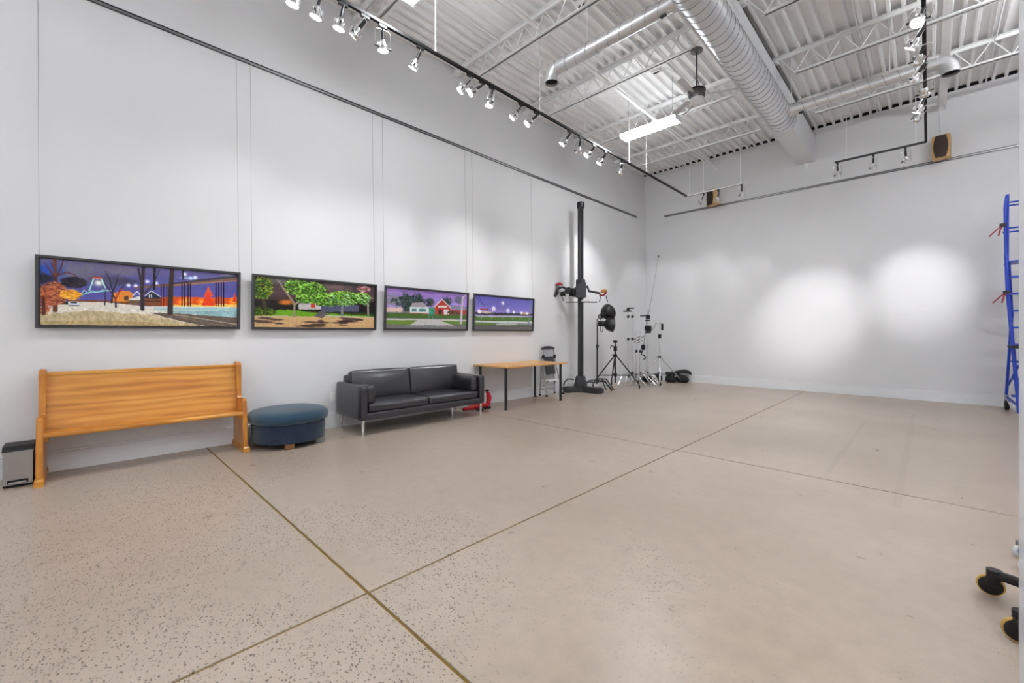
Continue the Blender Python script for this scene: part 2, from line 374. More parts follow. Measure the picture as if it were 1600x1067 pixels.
# ------------------------------------------------------------------ roof joists
def l_chord(x0, x1, y, z, up):
    """double angle chord; up=True: flange on top"""
    mb = MB(); t = .006; w = .05
    for s in (-1, 1):
        a = y + s * .009
        if up: mb.b2((x0, min(a, a + s * w), z - t), (x1, max(a, a + s * w), z)); mb.b2((x0, min(a, a + s * t), z - w), (x1, max(a, a + s * t), z))
        else: mb.b2((x0, min(a, a + s * w * .8), z), (x1, max(a, a + s * w * .8), z + t)); mb.b2((x0, min(a, a + s * t), z), (x1, max(a, a + s * t), z + w * .8))
    return mb
ZT, ZBt = ZC - .002, 5.445
rod_cache = {}
def rod(parent, p0, p1, r=.0085):
    d = Vector(p1) - Vector(p0); key = (round(d.x, 3), round(d.y, 3), round(d.z, 3), r)
    if key not in rod_cache:
        rod_cache[key] = MB().cyl((0, 0, 0), d, r, n=8).build('web_rod', 'steel_white', parent, loc=p0)
    else:
        o = inst(rod_cache[key], parent=parent); o.location = p0
def joist(y, x0, x1, bx0_, bx1_, label, grp):
    t = thing('roof_joist', label, 'joist', (0, y, ZBt), 0, grp)
    def L(p): return (p[0], p[1] - y, p[2] - ZBt)
    def mk(mb, name): mb.v = [L(p) for p in mb.v]; mb.build(name, 'steel_white', t, smooth=0)
    mk(l_chord(x0, x1, y, ZT, True), 'top_chord'); mk(l_chord(bx0_, bx1_, y, ZBt, False), 'bottom_chord')
    mk(MB().b2((x0, y - .055, ZT - .075), (x0 + .13, y + .055, ZT - .03)), 'bearing_seat'); mk(MB().b2((x1 - .13, y - .055, ZT - .075), (x1, y + .055, ZT - .03)), 'bearing_seat')
    n = max(1, round((bx1_ - bx0_) / .40)); st = (bx1_ - bx0_) / n
    zb, zt = .02, ZT - ZBt - .03
    for i in range(n):
        a = bx0_ + i * st
        rod(t, (a, 0, zb), (a + st / 2, 0, zt)); rod(t, (a + st / 2, 0, zt), (a + st, 0, zb))
    if bx0_ - x0 > .25: rod(t, (x0 + .14, 0, zt), (bx0_, 0, zb))
    if x1 - bx1_ > .25: rod(t, (bx1_, 0, zb), (x1 - .14, 0, zt))
names = ['nearest', 'second', 'third', 'fourth', 'fifth']
for i, y in enumerate((2.77, 4.53, 6.28, 8.03, 9.78)):
    o_ = ['nearest to the camera', 'crossing behind the small duct outlet', 'carrying the ceiling fan', 'just behind the lit fluorescent fixture', 'closest to the far wall'][i]
    joist(y, XL - .03, bx0 + .08, -5.17, -2.45, 'white open web roof joist left of the beam, ' + o_, 'joists left of the beam')
for i, y in enumerate((6.28, 8.03, 9.78)):
    o_ = ['cut off at the top edge', 'mid bay', 'closest to the far wall'][i]
    joist(y, bx1 - .08, XR, -1.53, XR - .5, 'white open web roof joist right of the beam, ' + o_, 'joists right of the beam')
# pipes hung below the deck, running to the far wall
p = thing('ceiling_pipe', 'white painted pipe under the left deck ending above the tilted wall speaker', 'pipe', (-3.87, YB, 5.52))
MB().tube([(0, YF - YB + .1, 0), (0, -.02, 0), (0, 0, 0)], .028, n=12).build('pipe_run', 'steel_white', p)
MB().cyl((0, -.002, 0), (0, -.02, 0), .045).build('wall_flange', 'steel_white', p)
for y in (4.45, 6.2, 7.95, 9.7): MB().cyl((0, y - YB - .015, 0), (0, y - YB + .015, 0), .036).build('pipe_clamp', 'steel_white', p)
p = thing('cable_trunking', 'white square trunking under the right deck ending above the upright wall speaker', 'trunking', (.17, YB, 5.53))
MB().b2((-.045, YF - YB + .1, -.04), (.045, 0, .04)).build('channel', 'steel_white', p, smooth=0)
MB().b2((-.06, YF - YB + .1, .04), (.06, -.01, .055)).build('cover_strip', 'steel_white', p, smooth=0)
MB().cyl((-.02, -.012, -.04), (-.02, -.012, -.58), .008, n=8).build('drop_cable', 'steel_white', p)
for k, (x, z) in enumerate(((-3.25, 5.76), (-3.05, 5.765), (-4.7, 5.77), (-.75, 5.77), (.72, 5.77))):
    o = MB().tube([(x, YF + .1, z), (x, YB - .02, z)], .011, n=8).build('conduit', 'steel_white')
    tag(o, ['thin white conduit under the deck right of the white pipe', 'thin white conduit under the deck nearest the ceiling fan, left bay', 'thin white conduit under the deck above the left lighting track', 'thin white conduit under the deck just right of the beam', 'thin white conduit under the deck farthest right'][k], 'conduit', 'conduits under the deck')

# ------------------------------------------------------------------ ducts
dx, dz, dr = -1.77, 4.885, 0.185
dt = thing('spiral_duct', 'large galvanised spiral duct running under the roof beam with two side branches', 'duct', (dx, 8.45, dz))
yEnd = 0.0; yStart = YF - 8.45 + .1
MB().lathe([(dr, 0), (dr, -yStart)], (0, yStart, 0), (0, 1, 0), 40, caps=False).build('duct_body', 'galv', dt, smooth=60)
MB().lathe([(0.001, .0), (dr * .9, 0), (dr, -.01), (dr + .006, -.02), (dr + .006, -.05), (dr, -.06)], (0, 0.005, 0), (0, 1, 0), 40, caps=False).build('end_cap', 'galv', dt, smooth=50)
turns = int((yEnd - yStart) / .135)
path = [((dr + .002) * math.cos(2 * PI * i / 26), yEnd - .07 - .135 * i / 26, (dr + .002) * math.sin(2 * PI * i / 26)) for i in range(26 * turns)]
MB().tube(path, .0032, n=5).build('spiral_seam', 'galv_seam', dt)
for y in (-.42, -4.0, -7.5):
    MB().lathe([(dr + .003, 0), (dr + .008, 0), (dr + .008, .03), (dr + .003, .03)], (0, y, 0), (0, 1, 0), 40, caps=False).build('strap', 'galv', dt)
    for sx_ in (-1, 1): MB().cyl((sx_ * dr * .995, y + .015, 0), (sx_ * dr * .995, y + .015, (ZC - dz) if sx_ > 0 else bz0 - dz), .005, n=6).build('hanger_rod', 'steel_white', dt)
def branch(y, length, r, sgn, elbow_r):
    """side branch with a turned-down outlet; local to the duct"""
    yb = y - 8.45; x0 = sgn * dr * .8; x1 = sgn * length
    b = MB().cyl((x0, yb, 0), (x1, yb, 0), r, n=32, caps=False).build('branch', 'galv', dt, smooth=50)
    MB().cyl((sgn * (dr * .85), yb, 0), (sgn * (dr + .05), yb, 0), r + .012, n=32, caps=False).build('collar', 'galv', b)
    hp = [(x0 + (x1 - x0) * i / 400, yb + (r + .0015) * math.cos(2 * PI * i / 22), (r + .0015) * math.sin(2 * PI * i / 22)) for i in range(int(22 * 1), 400)]
    npr = int(abs(x1 - x0) / .16)
    hp = [(x0 + sgn * (.12 + .16 * i / 22), yb + (r + .0012) * math.cos(2 * PI * i / 22), (r + .0012) * math.sin(2 * PI * i / 22)) for i in range(22 * (npr - 1))]
    MB().tube(hp, .0028, n=4).build('branch_seam', 'galv_seam', b)
    pth = [(x1, yb, 0)] + [(x1 + sgn * elbow_r * math.sin(a), yb, -elbow_r * (1 - math.cos(a))) for a in (PI / 8, PI / 4, 3 * PI / 8, PI / 2)]
    pth += [(pth[-1][0], yb, pth[-1][2] - .05)]
    MB().tube(pth, [r + .004] * len(pth), n=32, caps=False).build('elbow', 'galv', b, smooth=25)
    e = pth[-1]
    MB().lathe([(r + .004, 0), (r + .012, 0), (r + .012, .02), (r + .004, .02)], (e[0], yb, e[2]), n=32, caps=False).build('rim', 'galv', b)
    MB().cyl((e[0], yb, e[2] + .03), (e[0], yb, e[2] + .035), r, n=32).build('outlet_dark', 'dark_hole', b)
    hx = x0 + (x1 - x0) * .72
    MB().lathe([(r + .002, -.012), (r + .006, -.012), (r + .006, .012), (r + .002, .012)], (hx, yb, 0), (1, 0, 0), 32, caps=False).build('band', 'galv', b)
    MB().cyl((hx, yb, r), (hx, yb, ZC - dz), .006 if sgn < 0 else .012, n=8).build('hanger_rod', 'steel_white' if sgn < 0 else 'galv', b)
    MB().box((sgn * (dr + .14), yb - r * .2, -r - .012), (.07, .03, .02)).cyl((sgn * (dr + .14), yb, -r), (sgn * (dr + .14), yb - .03, -r - .04), .008, n=8).build('damper_handle', 'charcoal', b)
branch(4.53, 1.80, .085, -1, .12)
branch(8.03, 1.84, .085, 1, .13)

# ------------------------------------------------------------------ ceiling fan (at rest)
fx, fy = -2.41, 6.28
t = thing('ceiling_fan', 'industrial ceiling fan hanging from a joist beside the big duct', 'fan', (fx, fy, 4.60))
MB().lathe([(.02, .84), (.05, .83), (.085, .80), (.085, .78), (.03, .77)], n=24).build('canopy', 'fan_metal', t)
MB().cyl((0, 0, .22), (0, 0, .80), .011, n=12).build('downrod', 'charcoal', t)
MB().lathe([(.04, .25), (.10, .235), (.115, .21), (.115, .12), (.10, .09)], n=32).build('motor', 'fan_metal', t)
MB().lathe([(.118, .215), (.122, .215), (.122, .20), (.118, .20)], n=32).build('motor_band', 'black_metal', t)
MB().lathe([(.10, .09), (.095, .05), (.06, .02), (.01, .012)], n=32).build('cover_bowl', 'paper_white', t)
for k in range(3):
    a = math.radians(28 + 120 * k); R_ = Matrix.Rotation(a, 3, 'Z'); tilt = Matrix.Rotation(math.radians(12), 3, 'X')
    mb = MB(); prof = [(.11, -.015), (.18, -.02), (.24, -.04), (.52, -.045), (.55, -.03), (.55, .03), (.52, .04), (.24, .035), (.18, .02), (.11, .015)]
    mb.prism(prof, lambda u, v, d: tuple(R_ @ (tilt @ Vector((u, v, d)) + Vector((0, 0, .15)))), -.003, .003)
    mb.build('blade', 'fan_blade', t, smooth=0)

# ------------------------------------------------------------------ fluorescent fixtures
def fixture(x0, x1, y0, y1, z, label, up='ceiling_fill_soft'):
    cx_, cy_ = (x0 + x1) / 2, (y0 + y1) / 2
    t = thing('fluorescent_fixture', label, 'ceiling light', (cx_, cy_, z), 0, 'fluorescent fixtures')
    hx, hy = (x1 - x0) / 2, (y1 - y0) / 2
    MB().prism([(-hy, .0625), (-hy * .5, .10), (hy * .5, .10), (hy, .0625)], lambda u, v, d: (d, u, v), -hx, hx).build('housing', 'steel_white', t, smooth=0)
    MB().prism([(-hy, .02), (-hy + .02, .0), (hy - .02, .0), (hy, .02), (hy, .055), (hy - .012, .062), (-hy + .012, .062), (-hy, .055)], lambda u, v, d: (d, u, v), -hx + .006, hx - .006).build('diffuser', 'tube_diffuser', t, smooth=0)
    if up: MB().b2((-hx + .03, -hy * .45, .1005), (hx - .03, hy * .45, .106)).build('fill_uplight', up, t, smooth=0)  # glowing strip added on top to lift the ceiling brightness
    for s in (-1, 1):
        MB().b2((s * hx - .006, -hy, -.002), (s * hx + .006, hy, .10)).build('end_plate', 'steel_white', t, smooth=0)
        MB().cyl((s * hx * .8, 0, .10), (s * hx * .8, 0, ZC - z), .003, n=6).build('hanger_wire', 'wire', t)
    return t
fixture(-4.19, -3.12, 7.18, 7.43, 5.0, 'bright fluorescent fixture hanging in front of the ceiling fan')
fixture(-4.19, -3.12, 2.41, 2.66, 5.0, 'fluorescent fixture peeking in at the top edge above the left track')
for x0, rw in ((1.6, 'inner'),):
    for y, pos in ((-2.2, 'entrance'), (2.5, 'middle'), (7.3, 'far')): fixture(x0, x0 + 1.07, y, y + .25, 5.0, 'unseen fluorescent fixture added for light in the right bay, %s row, %s end, beyond the right edge' % (rw, pos), 'ceiling_fill')  # out-of-view lights added to fill the deck and room
fixture(-4.19, -3.12, -2.3, -2.05, 5.0, 'fluorescent fixture of the left bay behind the photographer')
t = thing('junction_box', 'white electrical box on the deck with a black cable to the bright fixture', 'electrical box', (-2.96, 7.75, ZC - .002))
MB().rbox((0, 0, -.03), (.12, .2, .06), .01, n=4).build('box', 'steel_white', t)
MB().tube([(0.02, -.09, -.03), (.06, -.16, -.06), (.11, -.22, -.20), (.10, -.27, -.40), (.04, -.31, -.56), (-.03, -.36, -.66), (-.10, -.40, -.705)], .007, n=8).build('cable', 'charcoal', t)
for k, (x, y) in enumerate(((-3.35, 4.75), (-3.3, 6.85))):
    t = thing('ceiling_sensor', ['small white box with dark slots above the small duct', 'small white box with dark slots between the white pipe and the fan'][k], 'sensor', (x, y, ZC - .02))
    MB().prism([(-.09, 0), (.09, 0), (.06, -.07), (-.06, -.07)], lambda u, v, d: (u, d, v), -.05, .05).build('body', 'steel_white', t, smooth=0)
    MB().b2((-.05, -.02, -.075), (.05, .02, -.069)).build('slot', 'black_plastic', t, smooth=0)
    MB().tube([(.08, 0, -.02), (.16, .1, -.02), (.2, .5, 0), (.2, .9, 0)], .01, n=6).build('lead', 'steel_white', t)

# ------------------------------------------------------------------ lighting tracks and heads
TX, TZ, TY, TX2 = -4.17, 4.585, 10.25, -0.04
def track(label, loc, runs, rods):
    t = thing('lighting_track', label, 'light track', loc)
    for nm, a, b, m_ in runs:
        a, b = Vector(a) - Vector(loc), Vector(b) - Vector(loc); d = (b - a); w = .018
        horiz = abs(d.x) > abs(d.y)
        mn = Vector((min(a.x, b.x), min(a.y, b.y), 0)); mx_ = Vector((max(a.x, b.x), max(a.y, b.y), 0))
        if horiz: mn.y -= w; mx_.y += w
        else: mn.x -= w; mx_.x += w
        k = MB().b2((mn.x, mn.y, 0), (mx_.x, mx_.y, .03)).build(nm, m_, t, smooth=0)
        if horiz: g = MB().b2((mn.x + .01, mn.y + .008, -.003), (mx_.x - .01, mx_.y - .008, .001))
        else: g = MB().b2((mn.x + .008, mn.y + .01, -.003), (mx_.x - .008, mx_.y - .01, .001))
        g.build('conductor_slot', 'dark_hole' if m_ == 'track_black' else 'rail_lip', k, smooth=0)
    for x, y in rods:
        o = MB().cyl((x - loc[0], y - loc[1], .03), (x - loc[0], y - loc[1], ZC + .02 - loc[2]), .006, n=8).build('suspension_rod', 'steel_white', t)
        MB().cyl((x - loc[0], y - loc[1], .03), (x - loc[0], y - loc[1], .06), .014, n=10).build('rod_clip', 'steel_white', o)
    return t
track('black ceiling track of spotlights parallel to the picture wall, turning along the far wall', (TX, TY, TZ),
      [('rail', (TX, YF + .3, TZ), (TX, TY, TZ), 'track_black'), ('rail', (TX - .018, TY, TZ), (-2.88, TY, TZ), 'steel_white')],
      [(TX, 2.95), (TX, 4.84), (TX, 6.0), (TX, 7.5), (TX, 8.2), (-4.1, TY), (-3.78, TY), (-2.98, TY)])
track('black ceiling track of spotlights near the right edge, turning left along the far wall', (TX2, TY, TZ),
      [('rail', (TX2, YF + .3, TZ), (TX2, TY, TZ), 'track_black'), ('rail', (TX2, TY, TZ), (-1.31, TY, TZ), 'rail_lip')],
      [(-.17, TY), (-1.13, TY), (TX2, 6.6), (TX2, 3.5)])

def head_parts():
    """one spotlight; lamp axis along -Z below the pivot at the origin"""
    d = {}
    d['adapter'] = MB().b2((-.014, -.045, -.03), (.014, .045, 0)).cyl((0, 0, -.03), (0, 0, -.055), .012, n=10)
    d['stem'] = MB().cyl((0, 0, .0), (0, 0, -.09), .017, n=12)
    d['shade'] = MB().lathe([(.018, -.09), (.024, -.095), (.030, -.115), (.050, -.155), (.060, -.168), (.061, -.200), (.056, -.200), (.055, -.170)], n=20, caps=False)
    for k in range(10):
        a = 2 * PI * k / 10; d['shade'].box((.050 * math.cos(a), .050 * math.sin(a), -.150), (.022, .003, .05), Matrix.Rotation(a, 3, 'Z'))
    d['lens'] = MB().lathe([(.054, -.17), (.054, -.180), (.035, -.186), (.005, -.187)], n=20)
    loop = [(-.085, 0, -.165), (-.085, 0, -.02)] + [(-.085 + .03 - .03 * math.cos(a), 0, -.02 + .03 * math.sin(a)) for a in (PI / 4, PI / 2)] + [(.0, 0, .01), (.055, 0, .01)] + [(.055 + .03 * math.sin(a), 0, -.02 + .03 * math.cos(a)) for a in (PI / 4, PI / 2)] + [(.085, 0, -.165)]
    d['yoke'] = MB().tube(loop, .0042, n=6)
    d['pivot_knob'] = MB().cyl((-.092, 0, -.165), (-.058, 0, -.165), .010, n=10).cyl((.058, 0, -.165), (.092, 0, -.165), .010, n=10)
    return d
HP = head_parts(); HMAT = {'adapter': 'track_black', 'stem': 'charcoal', 'shade': 'chrome', 'lens': 'lamp_glass', 'yoke': 'chrome', 'pivot_knob': 'charcoal'}
HM = {}
def head(pos, target, label, grp, watts, roll=0.0, blend=0.6, size=60):
    pos = (pos[0], pos[1], pos[2] - .004)
    t = thing('track_light', label, 'spotlight', pos, 0, grp)
    piv = Vector((0, 0, -.06)); dirv = (Vector(target) - (Vector(pos) + piv)).normalized()
    q = (-dirv).to_track_quat('Z', 'Y') @ Quaternion((0, 0, 1), roll)
    for k in HP:
        if k not in HM: o = HM[k] = HP[k].build(k, HMAT[k], t)
        else: o = inst(HM[k], parent=t)
        if k == 'adapter': o.location = (0, 0, 0); o.rotation_euler = (0, 0, 0)
        else: o.location = piv; o.rotation_mode = 'QUATERNION'; o.rotation_quaternion = q
    if watts:
        l = bpy.data.lights.new('spot_beam', 'SPOT'); l.energy = watts; l.spot_size = math.radians(size); l.spot_blend = blend; l.shadow_soft_size = .045
        l.color = (1, .995, .985)
        lo = bpy.data.objects.new('spot_beam', l); COL.objects.link(lo); lo.parent = t
        lo.rotation_mode = 'QUATERNION'; lo.rotation_quaternion = q; lo.location = piv + dirv * .205
    return t
LH = [1.40, 1.62, 1.84, 2.07, 2.27, 2.74, 3.48, 3.68, 3.86, 4.43, 4.76, 5.58, 5.88, 6.28, 6.65, 7.25]
TGT = [(-5.0, .9, 0, 20), (-5.3, .9, 0, 20), (-5.1, 1.2, 0, 20), (XL, .9, 2.4, 20), (-4.6, 2.6, 0, 20), (XL, 2.0, 1.6, 20), (XL, 1.9, 1.9, 24), (XL, .45, 1.75, 75), (-4.9, 3.2, 0, 20), (XL, 2.9, 2.0, 24), (XL, 2.3, 1.8, 80), (XL, 4.3, 2.0, 40), (XL, 6.8, 1.6, 75), (XL, 4.0, 1.8, 75), (XL, 5.5, 1.8, 75), (XL, 8.4, 2.6, 150)]
words = ['first', 'second', 'third', 'fourth', 'fifth', 'sixth', 'seventh', 'eighth', 'ninth', 'tenth', 'eleventh', 'twelfth', 'thirteenth', 'fourteenth', 'fifteenth', 'last']
for i, (y, tg) in enumerate(zip(LH, TGT)):
    head((TX, y, TZ), tg[:3], 'chrome track spotlight on the left track, %s counted from the left edge' % words[i], 'spotlights on the left track', SPOT_W * tg[3], roll=.4 + .15 * (i % 3), size=46, blend=1.0)
for i, (x, tg) in enumerate(((-3.77, (-5.6, 11.0, 1.8)), (-3.44, (-4.4, 11.4, 1.2)), (-2.957, (-3.2, 11.3, 1.2)))):
    head((x, TY, TZ), tg, ['chrome spotlight left of the tilted wall speaker', 'chrome spotlight right of the tilted wall speaker', 'chrome spotlight at the free end of the short white track'][i], 'spotlights along the far wall', SPOT_W * (34, 26, 18)[i], roll=.9)
for i, (x, tg) in enumerate(((-1.266, (-1.3, 11.2, 2.0)), (-.735, (-.9, 11.2, 2.0)), (-.301, (-.2, 11.2, 2.4)))):
    head((x, TY, TZ), tg, ['unlit chrome spotlight at the left end of the short grey track', 'unlit chrome spotlight in the middle of the short grey track', 'unlit chrome spotlight nearest the upright wall speaker'][i], 'spotlights along the far wall', 0, roll=.9)
RH = [5.9, 6.25, 6.65, 7.1, 7.6, 8.1, 8.45]
RT = [(-1.3, 3.2, 0, 120), (-3.2, 7.2, 0, 100), (-1.90, YB, 1.65, 480), (-3.6, 9.6, 0, 90), (-.18, YB, 2.15, 285), (-2.3, 8.9, 0, 90), (-2.8, YB, 1.6, 30)]
for i, (y, tg) in enumerate(zip(RH, RT)):
    head((TX2, y, TZ), tg[:3], 'chrome track spotlight on the right track, %s counted from the top of the photo' % (words[:6] + ['last'])[i], 'spotlights on the right track', SPOT_W * tg[3], roll=.3, size=25 if tg[3] > 200 else 60, blend=1.0)

# ------------------------------------------------------------------ picture rails
def prail(name, label, loc, L, axis):
    t = thing('picture_rail', label, 'rail', loc)
    f = (lambda u, v, d: (u, d, v)) if axis == 'y' else (lambda u, v, d: (d, -u, v))
    MB().prism([(0, -.022), (.006, -.022), (.006, .022), (0, .022)], f, 0, L).build('rail_web', 'rail_alu', t, smooth=0)
    for z in (-.022, .015): MB().prism([(.006, z), (.016, z), (.016, z + .007), (.006, z + .007)], f, 0, L).build('rail_lip', 'rail_lip', t, smooth=0)
prail('left', 'grey metal picture hanging rail high on the left wall', (XL, YF + .2, 4.53), 10.86 - YF - .2, 'y')
prail('back', 'grey metal picture hanging rail high on the far wall', (-5.25, YB, 4.545), XR + 5.25, 'x')

# ------------------------------------------------------------------ framed photographs (prints painted procedurally)
def vnoise(H, W, sx, sy, oct=4, seed=0):
    rs = np.random.RandomState(seed); out = np.zeros((H, W)); amp = 1; tot = 0
    for o in range(oct):
        gx, gy = max(2, int(sx * 2 ** o)), max(2, int(sy * 2 ** o)); g = rs.rand(gy + 1, gx + 1)
        yy = np.linspace(0, gy - 1e-6, H); xx = np.linspace(0, gx - 1e-6, W); y0 = yy.astype(int); x0 = xx.astype(int)
        fy = (yy - y0)[:, None]; fx_ = (xx - x0)[None]; fy = fy * fy * (3 - 2 * fy); fx_ = fx_ * fx_ * (3 - 2 * fx_)
        out += amp * ((g[np.ix_(y0, x0)] * (1 - fx_) + g[np.ix_(y0, x0 + 1)] * fx_) * (1 - fy) + (g[np.ix_(y0 + 1, x0)] * (1 - fx_) + g[np.ix_(y0 + 1, x0 + 1)] * fx_) * fy)
        tot += amp; amp *= .55
    return out / tot
class Paint:
    """paints in the coordinates of a measured quad (tl, tr, br, bl), straightened into the print"""
    def __init__(s, W, H, quad, seed):
        s.W, s.H = W, H; s.im = np.zeros((H, W, 3)); s.seed = seed; s.rs = np.random.RandomState(seed)
        A = []; B = []
        for (x, y), (u, v) in zip(quad, ((0, 0), (1, 0), (1, 1), (0, 1))):
            A.append([x, y, 1, 0, 0, 0, -u * x, -u * y]); B.append(u); A.append([0, 0, 0, x, y, 1, -v * x, -v * y]); B.append(v)
        s.h = np.append(np.linalg.solve(np.array(A, float), np.array(B, float)), 1).reshape(3, 3)
        s.Y, s.X = np.mgrid[0:H, 0:W]; s.U = (s.X + .5) / W; s.V = (s.Y + .5) / H
    def uv(s, p):
        q = s.h @ np.array([p[0], p[1], 1.0]); return q[0] / q[2], q[1] / q[2]
    def px(s, p): u, v = s.uv(p); return u * s.W, v * s.H
    def over(s, mask, col):
        m = np.clip(mask, 0, 1)[..., None]; s.im = s.im * (1 - m) + np.asarray(col, float) / 255 * m
    def poly(s, pts, col, a=1.0, rag=0.0, sc=20):
        P = [s.px(p) for p in pts]; X, Y = s.X + .5, s.Y + .5
        if rag:
            s.seed += 1
            X = X + (vnoise(s.H, s.W, sc * 2.5, sc, 3, s.seed) - .5) * rag; Y = Y + (vnoise(s.H, s.W, sc * 2.5, sc, 3, s.seed + 99) - .5) * rag
        ins = np.zeros((s.H, s.W), bool); n = len(P)
        for i in range(n):
            (x0, y0), (x1, y1) = P[i], P[(i + 1) % n]
            if abs(y1 - y0) < 1e-9: continue
            c = ((y0 > Y) != (y1 > Y)) & (X < (x1 - x0) * (Y - y0) / (y1 - y0) + x0); ins ^= c
        s.over(ins * a, col)
    def line(s, pts, w, col, a=1.0, w1=None):
        P = [s.px(p) for p in pts]; m = np.zeros((s.H, s.W)); n = len(P) - 1
        for i in range(n):
            (x0, y0), (x1, y1) = P[i], P[i + 1]; dx_, dy_ = x1 - x0, y1 - y0; L2 = dx_ * dx_ + dy_ * dy_ + 1e-9
            t = np.clip(((s.X + .5 - x0) * dx_ + (s.Y + .5 - y0) * dy_) / L2, 0, 1)
            d = np.hypot(s.X + .5 - x0 - t * dx_, s.Y + .5 - y0 - t * dy_)
            wa = w if w1 is None else w + (w1 - w) * (i + t) / n
            m = np.maximum(m, np.clip(wa / 2 - d + .5, 0, 1))
        s.over(m * a, col)
    def blob(s, c, rx, ry, col, a=1.0, soft=.3, rag=.6, sc=14):
        x, y = s.px(c); s.seed += 1
        d = np.hypot((s.X - x) / rx, (s.Y - y) / ry) + (vnoise(s.H, s.W, sc * 2.5, sc, 4, s.seed) - .5) * rag
        s.over(np.clip((1 - d) / soft, 0, 1) * a, col)
    def leaves(s, c, rx, ry, cols, n, r=2.2):
        x, y = s.px(c)
        for k in range(n):
            a = s.rs.rand() * 2 * PI; q = math.sqrt(s.rs.rand()); lx, ly = x + math.cos(a) * q * rx, y + math.sin(a) * q * ry
            rr = r * (.6 + s.rs.rand()); x0, x1 = int(max(0, lx - rr)), int(min(s.W, lx + rr + 1)); y0, y1 = int(max(0, ly - rr * .7)), int(min(s.H, ly + rr * .7 + 1))
            if x1 > x0 and y1 > y0: s.im[y0:y1, x0:x1] = s.im[y0:y1, x0:x1] * .3 + np.array(cols[s.rs.randint(len(cols))]) / 255 * .7
    def glow(s, c, r, col, a=1.0):
        x, y = s.px(c); d = np.hypot(s.X - x, s.Y - y) / r
        s.im = np.clip(s.im + (a * np.exp(-d * d * 3))[..., None] * np.asarray(col, float) / 255, 0, 1)
    def grad(s, stops):
        vs_ = [q[0] for q in stops]; 
        for c in range(3): s.im[..., c] = np.interp(s.V, vs_, [q[1][c] / 255 for q in stops])
    def tex(s, mask_fn, amt, sx, sy):
        s.seed += 1; n_ = (vnoise(s.H, s.W, sx, sy, 5, s.seed) - .5) * 2 * amt
        m = mask_fn(s.U, s.V); s.im = np.clip(s.im * (1 + (n_ * m)[..., None]), 0, 1)
def art_bridge():
    p = Paint(420, 168, [(103, 100), (1472, 222), (1468, 582), (103, 570)], 11)
    p.grad([(0, (104, 98, 150)), (.3, (84, 84, 156)), (.6, (92, 86, 166)), (.7, (110, 84, 160)), (1, (60, 60, 120))])
    p.blob((180, 190), 40, 26, (24, 70, 180), .8, .6); p.blob((400, 190), 60, 40, (112, 108, 128), .85, .7); p.blob((660, 190), 60, 20, (118, 112, 130), .8, .7)
    p.blob((690, 265), 50, 16, (58, 54, 74), .8, .7); p.blob((560, 260), 50, 24, (74, 72, 100), .7, .8)
    # far lit shore
    p.poly([(300, 395), (640, 400), (960, 400), (1470, 395), (1470, 445), (300, 420)], (120, 70, 40), 1, 4)
    p.poly([(940, 372), (1470, 380), (1470, 445), (940, 440)], (206, 84, 28), 1, 8); p.poly([(1030, 430), (1470, 425), (1470, 446), (1030, 444)], (250, 200, 90), 1, 5, 40)
    for c in ((1090, 410), (1130, 400), (1225, 408), (1270, 400), (1440, 410), (1455, 395)): p.glow(c, 14, (255, 90, 20), .9)
    p.poly([(1272, 300), (1240, 372), (1310, 372)], (214, 84, 52)); p.poly([(1272, 340), (1222, 436), (1320, 436)], (228, 62, 26), 1, 3)
    p.poly([(1453, 345), (1436, 410), (1470, 410)], (224, 70, 30))
    # ground
    p.poly([(103, 440), (300, 408), (560, 412), (840, 440), (1040, 440), (1470, 446), (1468, 582), (103, 570)], (226, 220, 208))
    p.poly([(103, 500), (440, 470), (900, 500), (1240, 582), (103, 570)], (190, 170, 128), .85, 8); p.poly([(103, 545), (700, 540), (1240, 582), (103, 572)], (176, 150, 96), .6, 6)
    p.poly([(640, 445), (880, 470), (1470, 470), (1470, 520), (1040, 486)], (126, 176, 186), .8, 4); p.poly([(900, 448), (1470, 448), (1470, 470), (900, 462)], (150, 196, 204), .9)
    p.poly([(860, 484), (1060, 490), (1468, 520), (1468, 582), (1230, 582)], (86, 74, 66), .9, 4)
    p.line([(1040, 498), (1468, 566)], 3, (186, 168, 140), .8); p.line([(780, 490), (1260, 580)], 2, (220, 208, 190), .8); p.line([(1060, 515), (1400, 580)], 1.5, (150, 130, 104), .8)
    p.tex(lambda u, v: (v > .72) * 1.0, .22, 90, 24)
    # parked cars
    p.poly([(300, 418), (318, 406), (362, 406), (380, 420), (380, 436), (300, 434)], (226, 230, 236)); p.poly([(318, 409), (360, 409), (366, 419), (312, 419)], (30, 34, 44)); p.line([(304, 434), (378, 436)], 2, (20, 20, 26))
    p.poly([(240, 416), (262, 406), (300, 408), (300, 428), (240, 428)], (34, 40, 40))
    # lit arched bridge
    p.line([(448, 330), (480, 244), (530, 244), (560, 310)], 3, (160, 220, 214)); p.line([(480, 240), (530, 240)], 4, (226, 50, 40)); p.line([(380, 366), (440, 345), (600, 330)], 3, (120, 200, 200)); p.line([(390, 360), (410, 326), (440, 350), (470, 330), (500, 345), (540, 325), (600, 330)], 1.6, (180, 226, 216))
    p.glow((512, 276), 13, (230, 245, 170), .8); p.glow((512, 276), 4.5, (255, 255, 255), 1)
    for c in ((720, 292), (770, 296), (850, 266), (912, 278), (1110, 215), (1182, 238), (1150, 243)): p.glow(c, 7, (230, 240, 255), 1.0)
    p.blob((1130, 243), 26, 5, (180, 226, 240), .7, .6)
    # orange lit building and cabins
    p.poly([(598, 400), (610, 350), (660, 336), (720, 330), (750, 345), (750, 404), (620, 410)], (226, 140, 52), 1, 2); p.poly([(690, 372), (720, 366), (724, 400), (690, 400)], (90, 60, 40))
